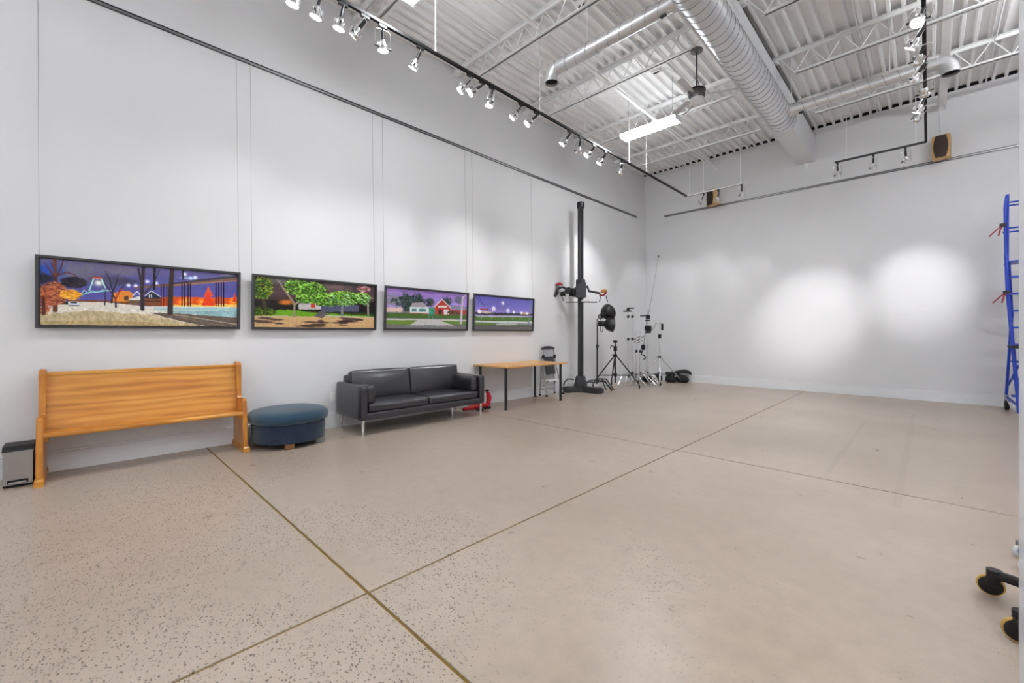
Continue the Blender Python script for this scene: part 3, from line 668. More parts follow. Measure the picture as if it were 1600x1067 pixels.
    p.poly([(712, 396), (790, 370), (810, 374), (810, 398)], (222, 226, 224)); p.poly([(720, 398), (806, 396), (806, 430), (726, 428)], (108, 86, 62), 1, 3)
    p.poly([(836, 368), (880, 332), (942, 372), (940, 390), (836, 388)], (40, 46, 66)); p.line([(836, 368), (880, 333), (942, 372)], 2, (220, 226, 232)); p.poly([(832, 388), (942, 388), (942, 440), (832, 436)], (126, 74, 46), 1, 2); p.line([(832, 404), (942, 404)], 2, (60, 36, 26))
    p.line([(752, 366), (780, 336), (806, 364)], 2.5, (220, 226, 230)); p.line([(866, 360), (868, 380)], 2, (220, 220, 220)); p.line([(880, 360), (882, 380)], 2, (220, 220, 220))
    # high bridge
    p.poly([(760, 306), (1050, 276), (1472, 226), (1472, 262), (1050, 300), (760, 318)], (122, 92, 82)); p.poly([(1010, 278), (1472, 222), (1472, 240), (1010, 290)], (64, 60, 76)); p.line([(1000, 296), (1472, 262)], 2.5, (190, 128, 96))
    for x0 in (948, 966, 986, 1092, 1110, 1134, 1150, 1326, 1344, 1362, 1378): p.line([(x0, 272 + (1470 - x0) * .03), (x0, 438)], 3 if x0 > 1080 else 2, (34, 24, 44))
    p.blob((1400, 220), 22, 7, (150, 150, 170), .6, .6)
    # trees
    p.line([(208, 470), (214, 300), (205, 100)], 9, (104, 58, 44), 1, 6)
    for q in ([(214, 260), (170, 180), (130, 130)], [(214, 250), (250, 170), (270, 110)], [(212, 230), (290, 200), (350, 220), (400, 280)], [(210, 200), (180, 130)], [(150, 240), (110, 190)]): p.line(q, 4, (84, 50, 50), 1, 1.5)
    p.blob((205, 350), 22, 27, (160, 84, 56), .95, .5, 1.2, 30); p.leaves((200, 350), 25, 29, [(190, 110, 70), (140, 66, 44), (110, 50, 40), (210, 130, 84)], 500, 1.6)
    p.blob((125, 250), 20, 16, (24, 22, 36), .9, .5, 1); p.leaves((125, 400), 14, 36, [(170, 80, 50), (120, 52, 36), (200, 110, 70)], 240, 1.6); p.line([(128, 495), (126, 380)], 6, (90, 44, 30))
    p.blob((330, 280), 14, 9, (30, 28, 46), .7, .8, 1.6, 40); p.leaves((340, 272), 22, 14, [(30, 26, 40), (50, 40, 56), (20, 18, 30)], 260, 1.8)
    p.blob((318, 358), 17, 12, (226, 158, 40), .95, .5, 1, 24); p.leaves((318, 358), 18, 13, [(250, 196, 70), (214, 130, 30), (240, 170, 50)], 220, 1.6)
    for q, w in (([(604, 415), (612, 340), (590, 250), (560, 190)], 4), ([(612, 340), (640, 270), (650, 215)], 3), ([(556, 430), (560, 330)], 3), ([(634, 446), (632, 390), (600, 340), (550, 270)], 4), ([(632, 390), (660, 330), (690, 300)], 4)): p.line(q, w, (44, 34, 44), 1, 1.5)
    p.line([(632, 400), (650, 350), (680, 318)], 3, (206, 66, 40))
    p.line([(818, 460), (816, 330), (826, 172)], 9, (54, 44, 54), 1, 7); p.line([(816, 300), (790, 176)], 5, (60, 50, 60)); p.line([(824, 360), (890, 290), (936, 190)], 5, (70, 58, 66), 1, 2); p.line([(900, 320), (902, 168)], 6, (40, 34, 46))
    p.line([(1010, 486), (1014, 330), (1024, 184)], 13, (60, 48, 48), 1, 10); p.line([(1098, 250), (1098, 190)], 4, (40, 36, 50))
    p.tex(lambda u, v: np.ones_like(u), .10, 120, 50)
    return p
def art_park():
    p = Paint(320, 130, [(64, 70), (708, 126), (695, 348), (60, 345)], 23)
    p.grad([(0, (66, 60, 60)), (.3, (84, 62, 66)), (.5, (46, 34, 34)), (.62, (30, 30, 24)), (.75, (70, 110, 26)), (1, (150, 120, 82))])
    p.blob((200, 90), 40, 14, (110, 112, 110), .8, .8); p.blob((500, 130), 60, 16, (128, 100, 104), .7, .8)
    p.poly([(60, 200), (708, 210), (700, 262), (60, 262)], (28, 24, 24), .9, 6)
    p.blob((235, 210), 22, 10, (206, 116, 44), .95, .6); p.poly([(300, 216), (420, 216), (420, 250), (300, 250)], (206, 200, 200), .9, 3); p.poly([(420, 226), (620, 226), (620, 262), (420, 262)], (84, 86, 116), .9, 4); p.poly([(365, 214), (388, 212), (388, 240), (365, 240)], (190, 60, 40))
    p.poly([(60, 262), (240, 250), (400, 268), (704, 286), (700, 300), (60, 292)], (104, 160, 34), 1, 5); p.poly([(60, 284), (700, 292), (696, 350), (60, 348)], (202, 164, 116), 1, 3)
    for k in range(26):
        x0 = 70 + p.rs.rand() * 560; y0 = 292 + p.rs.rand() * 48; p.blob((x0, y0), 12 + p.rs.rand() * 26, 2 + p.rs.rand() * 3, (56, 40, 40), .85, .5, .8)
    p.poly([(380, 286), (410, 260), (440, 258), (455, 280), (420, 296)], (92, 88, 88), 1, 2); p.line([(440, 284), (700, 292)], 3, (196, 186, 176)); p.line([(60, 292), (240, 284)], 2, (190, 180, 160))
    p.line([(275, 288), (278, 220), (215, 130), (190, 90)], 6, (150, 134, 112), 1, 3); p.line([(285, 220), (340, 180), (400, 150)], 5, (150, 140, 120), 1, 2); p.line([(530, 280), (535, 150)], 7, (120, 124, 116), 1, 5); p.line([(668, 280), (668, 200)], 5, (150, 140, 134)); p.line([(120, 260), (104, 130)], 9, (70, 56, 44))
    G = [(120, 196, 50), (160, 220, 70), (84, 150, 40), (50, 100, 30), (190, 230, 110)]
    for c, rx, ry, n_ in (((100, 130), 26, 32, 420), ((300, 130), 36, 22, 420), ((380, 160), 36, 30, 560), ((420, 200), 18, 16, 160), ((330, 190), 22, 12, 160), ((540, 190), 50, 22, 620), ((470, 200), 24, 18, 260), ((640, 190), 26, 18, 260)):
        p.blob(c, rx * .9, ry * .9, (40, 70, 22), .6, .6, 1.1, 26)
        p.leaves(c, rx, ry, G if c[0] > 150 else [(150, 170, 40), (196, 206, 60), (70, 90, 24), (40, 50, 16)], int(n_ * .8), 1.4)
        p.leaves((c[0], c[1] + 8), rx * .9, ry * .8, [(24, 44, 14), (50, 90, 26), (84, 140, 40)], int(n_ * .45), 1.3)
    for k in range(40):
        x0 = 440 + p.rs.rand() * 240; y0 = 160 + p.rs.rand() * 60; p.line([(x0, y0), (x0 + 14 + p.rs.rand() * 14, y0 + 10 + p.rs.rand() * 8)], 1.4, (190, 236, 170), .8)
    p.leaves((650, 140), 20, 12, [(150, 90, 90), (110, 60, 60), (200, 160, 160)], 120, 1.6); p.leaves((100, 260), 34, 10, [(50, 70, 20), (90, 120, 30), (30, 40, 14)], 160, 2)
    p.tex(lambda u, v: np.ones_like(u), .16, 120, 50); return p
def art_houses():
    p = Paint(260, 106, [(770, 134), (1196, 170), (1180, 352), (760, 350)], 37)
    p.grad([(0, (150, 116, 186)), (.25, (164, 134, 214)), (.5, (176, 150, 216)), (.55, (120, 110, 120)), (1, (110, 110, 110))])
    p.blob((800, 200), 34, 22, (128, 128, 136), .9, .6, 1); p.blob((870, 200), 22, 26, (64, 78, 78), .9, .5, 1.2, 30); p.blob((930, 205), 26, 24, (54, 70, 66), .95, .5, 1.2, 30); p.poly([(880, 165), (855, 260), (905, 260)], (48, 66, 62), 1, 5); p.poly([(945, 160), (915, 240), (970, 240)], (50, 70, 66), 1, 5)
    p.blob((1085, 210), 22, 18, (46, 60, 56), .95, .5, 1.2, 30); p.blob((1000, 210), 16, 14, (58, 70, 66), .9, .5, 1); p.blob((1150, 200), 20, 14, (90, 96, 110), .8, .5, 1); p.leaves((900, 215), 60, 18, [(44, 60, 54), (70, 88, 82), (34, 46, 44)], 300, 1.5)
    p.poly([(765, 240), (850, 240), (850, 265), (765, 265)], (216, 190, 176), 1, 2); p.poly([(890, 240), (905, 215), (960, 212), (985, 238)], (158, 150, 156)); p.poly([(890, 238), (990, 238), (990, 276), (890, 276)], (214, 226, 228)); p.line([(890, 270), (990, 272)], 2.5, (196, 70, 60)); p.poly([(900, 246), (925, 246), (925, 262), (900, 262)], (90, 130, 130)); p.poly([(940, 246), (975, 246), (975, 262), (940, 262)], (90, 130, 130))
    p.poly([(990, 240), (1020, 236), (1020, 282), (990, 280)], (60, 140, 110), 1, 3)
    p.poly([(1020, 240), (1062, 196), (1105, 242), (1105, 280), (1025, 280)], (176, 62, 50)); p.line([(1016, 242), (1062, 196), (1110, 246)], 2.5, (226, 216, 216)); p.poly([(1040, 230), (1085, 230), (1085, 240), (1040, 240)], (226, 214, 210)); p.poly([(1068, 250), (1094, 250), (1094, 276), (1068, 276)], (220, 214, 214)); p.poly([(1040, 250), (1058, 250), (1058, 276), (1040, 276)], (70, 50, 50))
    p.poly([(1108, 226), (1190, 236), (1188, 250), (1108, 248)], (130, 130, 156)); p.poly([(1108, 250), (1188, 252), (1184, 276), (1108, 276)], (166, 74, 60)); p.leaves((1120, 270), 26, 6, [(40, 40, 36), (80, 70, 60)], 60, 1.4)
    p.poly([(765, 268), (1186, 280), (1184, 298), (764, 296)], (76, 106, 50), 1, 3); p.poly([(764, 298), (1184, 304), (1184, 312), (764, 306)], (196, 194, 190)); p.poly([(762, 308), (930, 306), (890, 330), (762, 328)], (110, 140, 56), 1, 2); p.poly([(1040, 308), (1184, 312), (1182, 330), (1090, 326)], (104, 134, 60), 1, 2)
    p.poly([(930, 308), (1040, 308), (1110, 330), (1130, 345), (850, 345), (890, 330)], (196, 192, 190)); p.line([(975, 308), (960, 345)], 1.2, (150, 146, 146)); p.poly([(760, 332), (1182, 334), (1180, 354), (760, 352)], (122, 120, 120), .9, 3)
    p.line([(1155, 320), (1170, 190), (1190, 170)], 8, (190, 184, 192), 1, 4); p.line([(770, 148), (1190, 180)], 1, (90, 80, 110)); p.line([(985, 300), (998, 260), (1010, 300)], 1.5, (60, 170, 170))
    p.tex(lambda u, v: np.ones_like(u), .12, 110, 50); return p
def art_field():
    p = Paint(220, 90, [(1243, 174), (1548, 198), (1530, 354), (1230, 350)], 51)
    p.grad([(0, (92, 90, 170)), (.3, (116, 108, 190)), (.5, (150, 132, 206)), (.60, (190, 170, 226)), (.63, (60, 64, 66)), (.72, (70, 96, 44)), (.8, (150, 160, 150)), (.86, (90, 90, 88)), (1, (112, 108, 106))])
    p.poly([(1240, 262), (1540, 270), (1538, 282), (1240, 276)], (44, 48, 56), 1, 3); p.poly([(1240, 282), (1536, 286), (1536, 308), (1236, 302)], (82, 116, 50), 1, 3); p.poly([(1236, 306), (1534, 312), (1534, 320), (1234, 314)], (206, 210, 214)); p.poly([(1350, 322), (1400, 314), (1440, 318), (1460, 330), (1340, 330)], (176, 182, 178), 1, 2)
    p.poly([(1232, 314), (1345, 318), (1330, 330), (1232, 328)], (96, 124, 56), .8, 2); p.poly([(1262, 244), (1306, 246), (1306, 253), (1262, 251)], (90, 26, 30)); p.line([(1268, 246), (1300, 248)], 2, (206, 70, 60)); p.blob((1290, 262), 34, 5, (226, 206, 190), .9, .6); p.blob((1500, 268), 26, 4, (226, 196, 150), .9, .6)
    for c, r in (((1385, 215), 7), ((1335, 244), 9), ((1410, 254), 8), ((1440, 262), 6), ((1480, 266), 6), ((1510, 268), 5), ((1260, 258), 8)): p.glow(c, r, (250, 246, 255), 1.1)
    for x0, y0 in ((1385, 215), (1410, 254), (1335, 244)): p.line([(x0, y0), (x0, 282)], 1.2, (110, 110, 130))
    p.line([(1243, 180), (1290, 230)], 1.2, (50, 48, 80)); p.line([(1262, 176), (1276, 220)], 1, (50, 48, 80)); p.line([(1250, 286), (1500, 286)], 2, (196, 200, 210)); p.line([(1515, 330), (1536, 220)], 5, (120, 122, 140), .9)
    for x0 in (1270, 1320, 1380, 1430, 1480): p.line([(x0, 280), (x0, 300)], 1.2, (170, 176, 180))
    p.tex(lambda u, v: np.ones_like(u), .10, 100, 40); return p
PW, PH = 1.60, 0.665
def picture(yc, art, label, wires):
    """hangs on two wires from the rail; bottom near the wall, top tipped out slightly"""
    t = thing('framed_photograph', label, 'picture', (XL + .022, yc, 1.335), 0, 'photographs on the left wall')
    tip = math.radians(2.6); Rm = Matrix.Rotation(tip, 3, 'Y')
    T = lambda x, y, z: tuple(Rm @ Vector((x, y, z)))
    hw, fw, dp = PW / 2, .022, .032
    for nm, a, b in (('frame_bar', (0, -hw, 0), (dp, hw, fw)), ('frame_bar', (0, -hw, PH - fw), (dp, hw, PH)), ('frame_bar', (0, -hw, fw), (dp, -hw + fw, PH - fw)), ('frame_bar', (0, hw - fw, fw), (dp, hw, PH - fw))):
        mb = MB().b2(a, b); mb.v = [T(*q) for q in mb.v]; mb.build(nm, 'picture_frame', t, smooth=0)
    iw, ih0, ih1 = hw - fw, fw, PH - fw; k = .008
    for a, b in (((.004, -iw, ih0), (.024, iw, ih0 + k)), ((.004, -iw, ih1 - k), (.024, iw, ih1)), ((.004, -iw, ih0), (.024, -iw + k, ih1)), ((.004, iw - k, ih0), (.024, iw, ih1))):
        mb = MB().b2(a, b); mb.v = [T(*q) for q in mb.v]; mb.build('inner_lip', 'picture_edge', t, smooth=0)
    p = art(); W, H = p.W, p.H
    ys = np.linspace(-iw + k, iw - k, W + 1); zs = np.linspace(ih1 - k, ih0 + k, H + 1)
    co = np.array([T(.014, y, z) for z in zs for y in ys])
    I, J = np.mgrid[0:H, 0:W]; a = (I * (W + 1) + J).ravel(); F_ = np.stack([a, a + W + 1, a + W + 2, a + 1], 1)
    me = bpy.data.meshes.new('print'); me.from_pydata(co.tolist(), [], F_.tolist())
    at = me.color_attributes.new('print', 'FLOAT_COLOR', 'CORNER')
    im = np.clip(p.im, 0, 1); lin = np.where(im <= .04045, im / 12.92, ((im + .055) / 1.055) ** 2.4).reshape(-1, 3)
    c4 = np.ones((H * W, 4, 4)); c4[..., :3] = lin[:, None, :]; at.data.foreach_set('color', c4.ravel().astype(np.float32))
    me.materials.append(M['photo_print']); o = bpy.data.objects.new('print', me); COL.objects.link(o); o.parent = t
    for yy in wires:
        top = (XL + .012 - (XL + .022), yy - yc, 4.51 - 1.335); bot = T(.0, yy - yc + .02 * (1 if yy > yc else .5), PH - .03)
        MB().cyl(top, bot, .0016, n=6).cyl((top[0], top[1], top[2] - .012), (top[0], top[1], top[2] + .018), .005, n=8).build('hanging_wire', 'wire', t)
    return t
picture(.516, art_bridge, 'framed panorama of a snowy riverside with a lit bridge at dusk', (-.27, 1.285))
picture(2.235, art_park, 'framed panorama of floodlit green park trees at night', (1.43, 2.99))
picture(3.965, art_houses, 'framed panorama of a red gabled house under a violet sky', (3.15, 4.72))
picture(5.69, art_field, 'framed panorama of an empty field with distant lamps under a violet sky', (4.88, 6.45))

# ------------------------------------------------------------------ church pew
RZ = PI / 2     # front (-y) faces the room, +x runs along the wall away from the camera
t = thing('church_pew', 'honey oak church pew against the left wall below the snowy bridge picture', 'bench', (-5.525, .515, 0), RZ + math.radians(-.8))
prof = [(-.215, .055), (-.185, .40), (-.162, .545), (-.150, .565), (-.125, .572), (.040, .558), (.065, .562), (.082, .585), (.088, .62), (.098, .935), (.108, .955), (.125, .962), (.235, .962), (.250, .955), (.255, .935), (.245, .055)]
for s in (-1, 1):
    mb = MB(); xo = s * .752
    # bevelled edge: three stacked slices
    def sc(k): return [(u + (.008 if u < 0 else -.008) * k, v - (.008 * k if v > .1 else 0)) for u, v in prof]
    mb.prism(prof, lambda u, v, d: (d, u, v), xo - .022 + .006, xo + .022 - .006)
    mb.prism(sc(1), lambda u, v, d: (d, u, v), xo - .022, xo + .022)
    e = mb.build('end_panel', 'pew_oak_v', t, smooth=0)
    f = MB().b2((xo - .030, -.255, 0), (xo + .030, .265, .045)); f.prism([(-.255, .045), (.265, .045), (.252, .06), (-.240, .06)], lambda u, v, d: (d, u, v), xo - .026, xo + .026)
    f.build('foot_block', 'pew_oak', e, smooth=0)
MB().prism([(-.170, .392), (-.178, .402), (-.178, .418), (-.170, .430), (-.155, .433), (.10, .418), (.10, .392), (-.10, .394)], lambda u, v, d: (d, u, v), -.732, .732).build('seat', 'pew_oak', t, smooth=50)
MB().prism([(.085, .415), (.108, .415), (.205, .905), (.180, .905)], lambda u, v, d: (d, u, v), -.732, .732).build('backrest', 'pew_oak', t, smooth=0)
MB().prism([(.168, .903), (.215, .903), (.215, .925), (.208, .932), (.176, .932), (.168, .925)], lambda u, v, d: (d, u, v), -.732, .732).build('cap_rail', 'pew_oak', t, smooth=0)
for s in (-1, 1): MB().b2((s * .732 - .03 * (s > 0), -.14, .355), (s * .732 + .03 * (s < 0), .08, .393)).build('seat_cleat', 'pew_oak', t, smooth=0)

# ------------------------------------------------------------------ pedal bin
t = thing('pedal_bin', 'small brushed steel pedal bin with black lid beside the pew', 'bin', (-5.585, -.365, 0), RZ)
MB().rbox((0, 0, .155), (.165, .26, .27), .012, n=6).build('body', 'black_plastic', t)
MB().prism([(-.0835, .02), (.0835, .02), (.0835, .286), (-.0835, .286)], lambda u, v, d: (u, d, v), -.138, -.124).build('front_panel', 'satin_steel', t, smooth=0)
MB().rbox((0, 0, .012), (.17, .27, .024), .008, n=4).build('base', 'black_plastic', t)
MB().b2((-.088, -.142, .286), (.088, .13, .298)).build('rim', 'satin_steel', t, smooth=0)
MB().prism([(-.140, .298), (.132, .298), (.128, .335), (-.09, .335), (-.135, .312)], lambda u, v, d: (d, u, v), -.088, .088).build('lid', 'black_plastic', t, smooth=0)
pd = MB().b2((-.058, -.142, .028), (.058, -.136, .06)).build('pedal_slot', 'dark_hole', t, smooth=0)
MB().rbox((0, -.155, .042), (.10, .045, .014), .005, n=4).build('pedal', 'satin_steel', pd)

# ------------------------------------------------------------------ oval ottoman
t = thing('ottoman', 'low oval blue felt ottoman on block feet between pew and sofa', 'ottoman', (-5.385, 1.73, 0), RZ + math.radians(0))
def oval(rx, ry, prof, n=56, e=2.3):
    vs = []; fs = []
    for k, (sc_, z) in enumerate(prof):
        for i in range(n):
            a = 2 * PI * i / n; c, s_ = math.cos(a), math.sin(a)
            vs.append(((rx + sc_) * abs(c) ** (2 / e) * (1 if c > 0 else -1) if rx + sc_ > 0.02 else 0.001 * c, (ry + sc_) * abs(s_) ** (2 / e) * (1 if s_ > 0 else -1) if ry + sc_ > 0.02 else .001 * s_, z))
    for k in range(len(prof) - 1):
        for i in range(n): fs.append((k * n + i, k * n + (i + 1) % n, (k + 1) * n + (i + 1) % n, (k + 1) * n + i))
    fs += [tuple(range(n - 1, -1, -1)), tuple((len(prof) - 1) * n + i for i in range(n))]
    return MB().add(vs, fs)
OX, OY = .395, .395
oval(OX, OY, [(-.05, .275), (-.02, .276), (0.005, .285), (.018, .31), (.020, .345), (.010, .375), (-.02, .396), (-.08, .410), (-.2, .420), (-.3, .424)]).build('cushion', 'felt', t, smooth=60)
oval(OX, OY, [(-.05, .06), (-.022, .064), (-.018, .08), (-.016, .265), (-.022, .278), (-.05, .28)]).build('base', 'felt_dark', t, smooth=60)
for (x, y), m_ in (((-.10, -.315), 'foot_wood'), ((.26, -.235), 'foot_grey'), ((-.24, .2), 'foot_wood'), ((.24, .2), 'foot_wood')):
    MB().rbox((x, y, .033), (.095, .06, .066), .006, n=4).build('foot', m_, t)

# ------------------------------------------------------------------ leather sofa
t = thing('leather_sofa', 'black leather two seat sofa on slim chrome legs', 'sofa', (-5.39, 3.465, 0), RZ + math.radians(-.6))
SW, SD = 2.04, .76; hw = SW / 2
# U shaped shell: two arms, base rail and back
sh = MB()
for s in (-1, 1):
    MB().rbox((s * (hw - .05), 0, .41), (.10, SD, .44), .03, n=8).build('arm', 'leather', t, smooth=60)
MB().rbox((0, 0, .235), (SW - .16, SD - .02, .095), .02, n=8).build('base_rail', 'leather', t, smooth=60)
MB().rbox((0, SD / 2 - .06, .45), (SW - .18, .12, .54), .035, n=8).build('back_frame', 'leather', t, smooth=60)
for s in (-1, 1):
    c = MB().rbox((s * .455, -.06, .335), (.90, .60, .115), .035, n=14, puff=(0, .008, .018)).build('seat_cushion', 'leather', t, smooth=60)
    MB().tube([(s * .455 + dx_, -.06 + dy_, .372) for dx_, dy_ in ((-.435, -.288), (.435, -.288), (.435, .28), (-.435, .28))], .005, n=6, closed=True).build('piping', 'leather', c)
    rx = Matrix.Rotation(math.radians(-11), 3, 'X')
    c = MB().rbox((s * .452, .205, .575), (.90, .13, .40), .04, n=14, puff=(0, .025, .012), rot=rx).build('back_cushion', 'leather', t, smooth=60)
    MB().tube([tuple(rx @ Vector((dx_, -.052, dz_)) + Vector((s * .452, .205, .575))) for dx_, dz_ in ((-.44, -.185), (.44, -.185), (.44, .188), (-.44, .188))], .005, n=6, closed=True).build('piping', 'leather', c)
    MB().rbox((s * (hw - .165), -.06, .50), (.125, .54, .235), .045, n=12, puff=(.02, .008, .012)).build('arm_bolster', 'leather', t, smooth=60)
for x, y in ((-hw + .05, -SD / 2 + .05), (hw - .05, -SD / 2 + .05), (-hw + .05, SD / 2 - .05), (hw - .05, SD / 2 - .05), (hw - .42, -SD / 2 + .30)):
    MB().cyl((x, y, 0), (x, y, .195), .016, .022, n=16).build('leg', 'chrome', t)

# ------------------------------------------------------------------ red nylon gear bag behind the sofa arm
t = thing('red_canister', 'red hand vacuum with black hose standing behind the right sofa arm', 'vacuum cleaner', (-5.47, 4.93, 0), RZ)
MB().lathe([(.07, .0), (.075, .015), (.06, .03), (.03, .04)], (0, -.02, 0), n=20).build('floor_disc', 'black_plastic', t)
MB().tube([(.0, -.02, .03), (.03, -.02, .09), (.05, -.02, .17), (.03, -.02, .24), (.0, -.02, .28)], [.03, .04, .045, .04, .025], n=14).build('body', 'red_nylon', t)
MB().rbox((0, -.02, .305), (.07, .05, .03), .012, n=5).build('handle', 'black_plastic', t)
MB().tube([(-.02, -.05, .05), (-.2, -.10, .08), (-.36, -.08, .07), (-.56, -.06, .05)], [.03, .05, .045, .025], n=12).build('nozzle_tube', 'red_nylon', t)
MB().tube([(-.14, -.12, .05), (-.28, -.2, .02), (-.34, -.16, .025), (-.30, -.08, .03), (-.4, -.04, .03)], .014, n=8).build('hose', 'black_plastic', t)

# ------------------------------------------------------------------ desk
t = thing('desk', 'plain pine desk top on four black tube legs by the wall', 'table', (-5.365, 5.72, 0), RZ + math.radians(-.6))
MB().rbox((0, 0, .725), (1.62, .86, .030), .008, n=6).build('desk_top', 'desk_pine', t, smooth=40)
for x in (-.70, .76):
    for y in (-.30, .36):
        l = MB().cyl((x, y, .012), (x, y, .708), .025, n=16).build('leg', 'black_metal', t)
        MB().cyl((x, y, 0), (x, y, .014), .029, n=16).build('foot_cap', 'black_plastic', l)
        MB().cyl((x, y, .70), (x, y, .711), .055, n=16).build('mounting_plate', 'black_metal', l)
MB().b2((-.64, -.36, .695), (-.3, -.28, .711)).build('under_bracket', 'desk_pine', t, smooth=0)

# ------------------------------------------------------------------ folding step stool
t = thing('folding_step_stool', 'folding silver step stool with black seat leaning on the wall behind the desk', 'step stool', (-5.66, 6.93, 0), RZ)
t.scale = (1.32, 1.0, 1.0)
for s in (-1, 1):
    MB().tube([(s * .205, -.10, .02), (s * .150, .055, .70), (s * .125, .085, .96)], .014, n=8).build('front_rail', 'satin_steel', t)
    MB().tube([(s * .185, .10, .02), (s * .140, .10, .80)], .010, n=8).build('rear_leg', 'satin_steel', t)
    MB().rbox((s * .205, -.10, .018), (.04, .05, .036), .010, n=4).build('foot', 'rubber', t)
    MB().rbox((s * .185, .10, .018), (.03, .03, .036), .008, n=4).build('foot', 'rubber', t)
    MB().rbox((s * .140, .058, .80), (.05, .05, .085), .02, n=5).build('hinge', 'black_plastic', t)
    MB().tube([(s * .09, -.03, .30), (s * .13, .06, .20)], .008, n=6).build('step_brace', 'charcoal', t)
MB().prism([(-.155, .95), (.155, .95), (.15, .985), (.10, 1.012), (.03, 1.024), (-.03, 1.024), (-.10, 1.012), (-.15, .985)], lambda u, v, d: (u, d, v), .065, .105).build('handle', 'charcoal', t, smooth=50)
MB().rbox((0, .035, .62), (.23, .03, .38), .012, n=6, rot=Matrix.Rotation(math.radians(-9), 3, 'X')).build('seat_panel', 'charcoal', t)
MB().rbox((.01, -.02, .31), (.28, .12, .02), .006, n=4).build('step', 'paper_white', t)
MB().tube([(-.185, .10, .12), (.185, .10, .12)], .008, n=6).build('cross_bar', 'satin_steel', t)
MB().tube([(-.165, .10, .36), (.165, .10, .36)], .008, n=6).build('cross_bar', 'satin_steel', t)

# ------------------------------------------------------------------ camera column stand
kx, ky = -5.50, 7.76
t = thing('camera_column', 'tall black studio camera column with clamp arms on a heavy base', 'camera stand', (kx, ky, 0))
bp_ = [(-.23, -.42), (-.10, -.36), (-.01, -.155), (.10, -.07), (.47, -.05), (.52, .02), (.52, .12), (.46, .15), (.12, .16), (-.05, .13), (-.16, .04), (-.28, -.33)]
mb = MB().prism(bp_, lambda u, v, d: (u, v, d), .015, .105)
cxm = sum(q[0] for q in bp_) / len(bp_); cym = sum(q[1] for q in bp_) / len(bp_)
mb.prism([(cxm + (u - cxm) * .93, cym + (v - cym) * .88) for u, v in bp_], lambda u, v, d: (u, v, d), .0, .125)
mb.build('base', 'charcoal', t, smooth=0)
MB().lathe([(.15, .12), (.15, .15), (.105, .34), (.10, .35)], n=8).build('column_socket', 'charcoal', t, smooth=20)
MB().cyl((0, 0, .3), (0, 0, 4.12), .064, n=28).build('column', 'charcoal', t)
MB().b2((.045, -.055, .35), (.068, -.012, 4.10)).build('slide_track', 'black_metal', t, smooth=0)
MB().lathe([(.064, 4.06), (.082, 4.06), (.084, 4.09), (.084, 4.17), (.074, 4.19), (.01, 4.19)], n=28).build('top_cap', 'black_metal', t)
MB().tube([(-.11, -.09, .27), (-.20, -.18, .285), (-.25, -.25, .22), (-.265, -.27, .14)], .014, n=8).build('brake_lever', 'black_metal', t)
MB().tube([(.12, .06, .22), (.18, .14, .22), (.28, .26, .19)], .014, n=8).build('brake_lever', 'black_metal', t)
E_ = Vector((.713, .701, 0))      # across the view
def ep(a, z, dpt=0): return tuple(E_ * a + Vector((.7, -.713, 0)) * dpt + Vector((0, 0, z)))
c = MB().rbox((0, 0, 2.28), (.165, .165, .42), .03, n=6).prism([(-.10, 2.08), (.10, 2.08), (.10, 2.4), (-.02, 2.4), (-.26, 2.2), (-.2, 2.1)], lambda u, v, d: ep(u, v, d), .09, .15).build('carriage', 'charcoal', t)
MB().tube([ep(-.10, 2.27, .13), ep(-.28, 2.24, .15), ep(-.42, 2.30, .15), ep(-.50, 2.27, .15), ep(-.57, 2.20, .15)], .024, n=10).build('clamp_arm', 'black_metal', c)
MB().tube([ep(.10, 2.30, .08), ep(.13, 2.34, .08), ep(.17, 2.22, .08), ep(.42, 2.17, .08)], .026, n=10).build('clamp_arm', 'charcoal', c)
MB().cyl(ep(-.30, 2.22, .10), ep(-.30, 2.22, .24), .07, n=18).build('pan_knob', 'black_plastic', c)
MB().rbox(ep(-.20, 2.18, .16), (.14, .12, .16), .03, n=5).build('head_block', 'black_plastic', c)
MB().lathe([(.085, 0), (.085, .02), (.03, .06)], ep(-.49, 2.34, .15), n=16).build('red_knob', 'red_paint', c)
MB().rbox(ep(-.74, 2.19, .15), (.08, .08, .20), .02, n=5).lathe([(.06, 0), (.06, .025)], ep(-.70, 2.32, .15), n=14).build('quick_release', 'black_plastic', c)
MB().box(ep(-.71, 2.42, .15), (.13, .05, .02), Matrix.Rotation(.8, 3, 'Z')).build('top_plate', 'black_plastic', c, smooth=0)
MB().tube([ep(-.52, 2.2, .15), ep(-.60, 2.10, .15)], .035, n=10).build('tilt_knob', 'black_plastic', c)
MB().cyl(ep(-.47, 2.14, .17), ep(-.36, 2.16, .19), .05, n=14).build('handwheel', 'black_plastic', c)
MB().cyl(ep(-.44, 2.12, .17), ep(-.40, 1.99, .17), .009, n=8).build('tilt_handle', 'black_metal', c)
MB().cyl(ep(-.70, 2.12, .15), ep(-.70, 1.96, .15), .011, n=8).build('tilt_handle', 'black_metal', c)
MB().lathe([(.01, .06), (.06, .045), (.075, .0), (.06, -.01)], ep(.50, 2.20, .08), n=16).build('orange_knob', 'orange_handle', c)
MB().tube([ep(.40, 2.14, .08), ep(.48, 2.12, .09), ep(.55, 2.19, .09)], .022, n=8).build('clamp_jaw', 'red_paint', c)
for a in (.43, .54): MB().cyl(ep(a, 2.12, .09), ep(a - .03 if a < .5 else a + .04, 1.98, .09), .009, n=8).build('tilt_handle', 'black_metal', c)
tr = MB().box(ep(.0, 1.97, .16), (.66, .16, .012), Matrix.Rotation(math.radians(44.5), 3, 'Z')).build('tool_tray', 'black_metal', c, smooth=0)
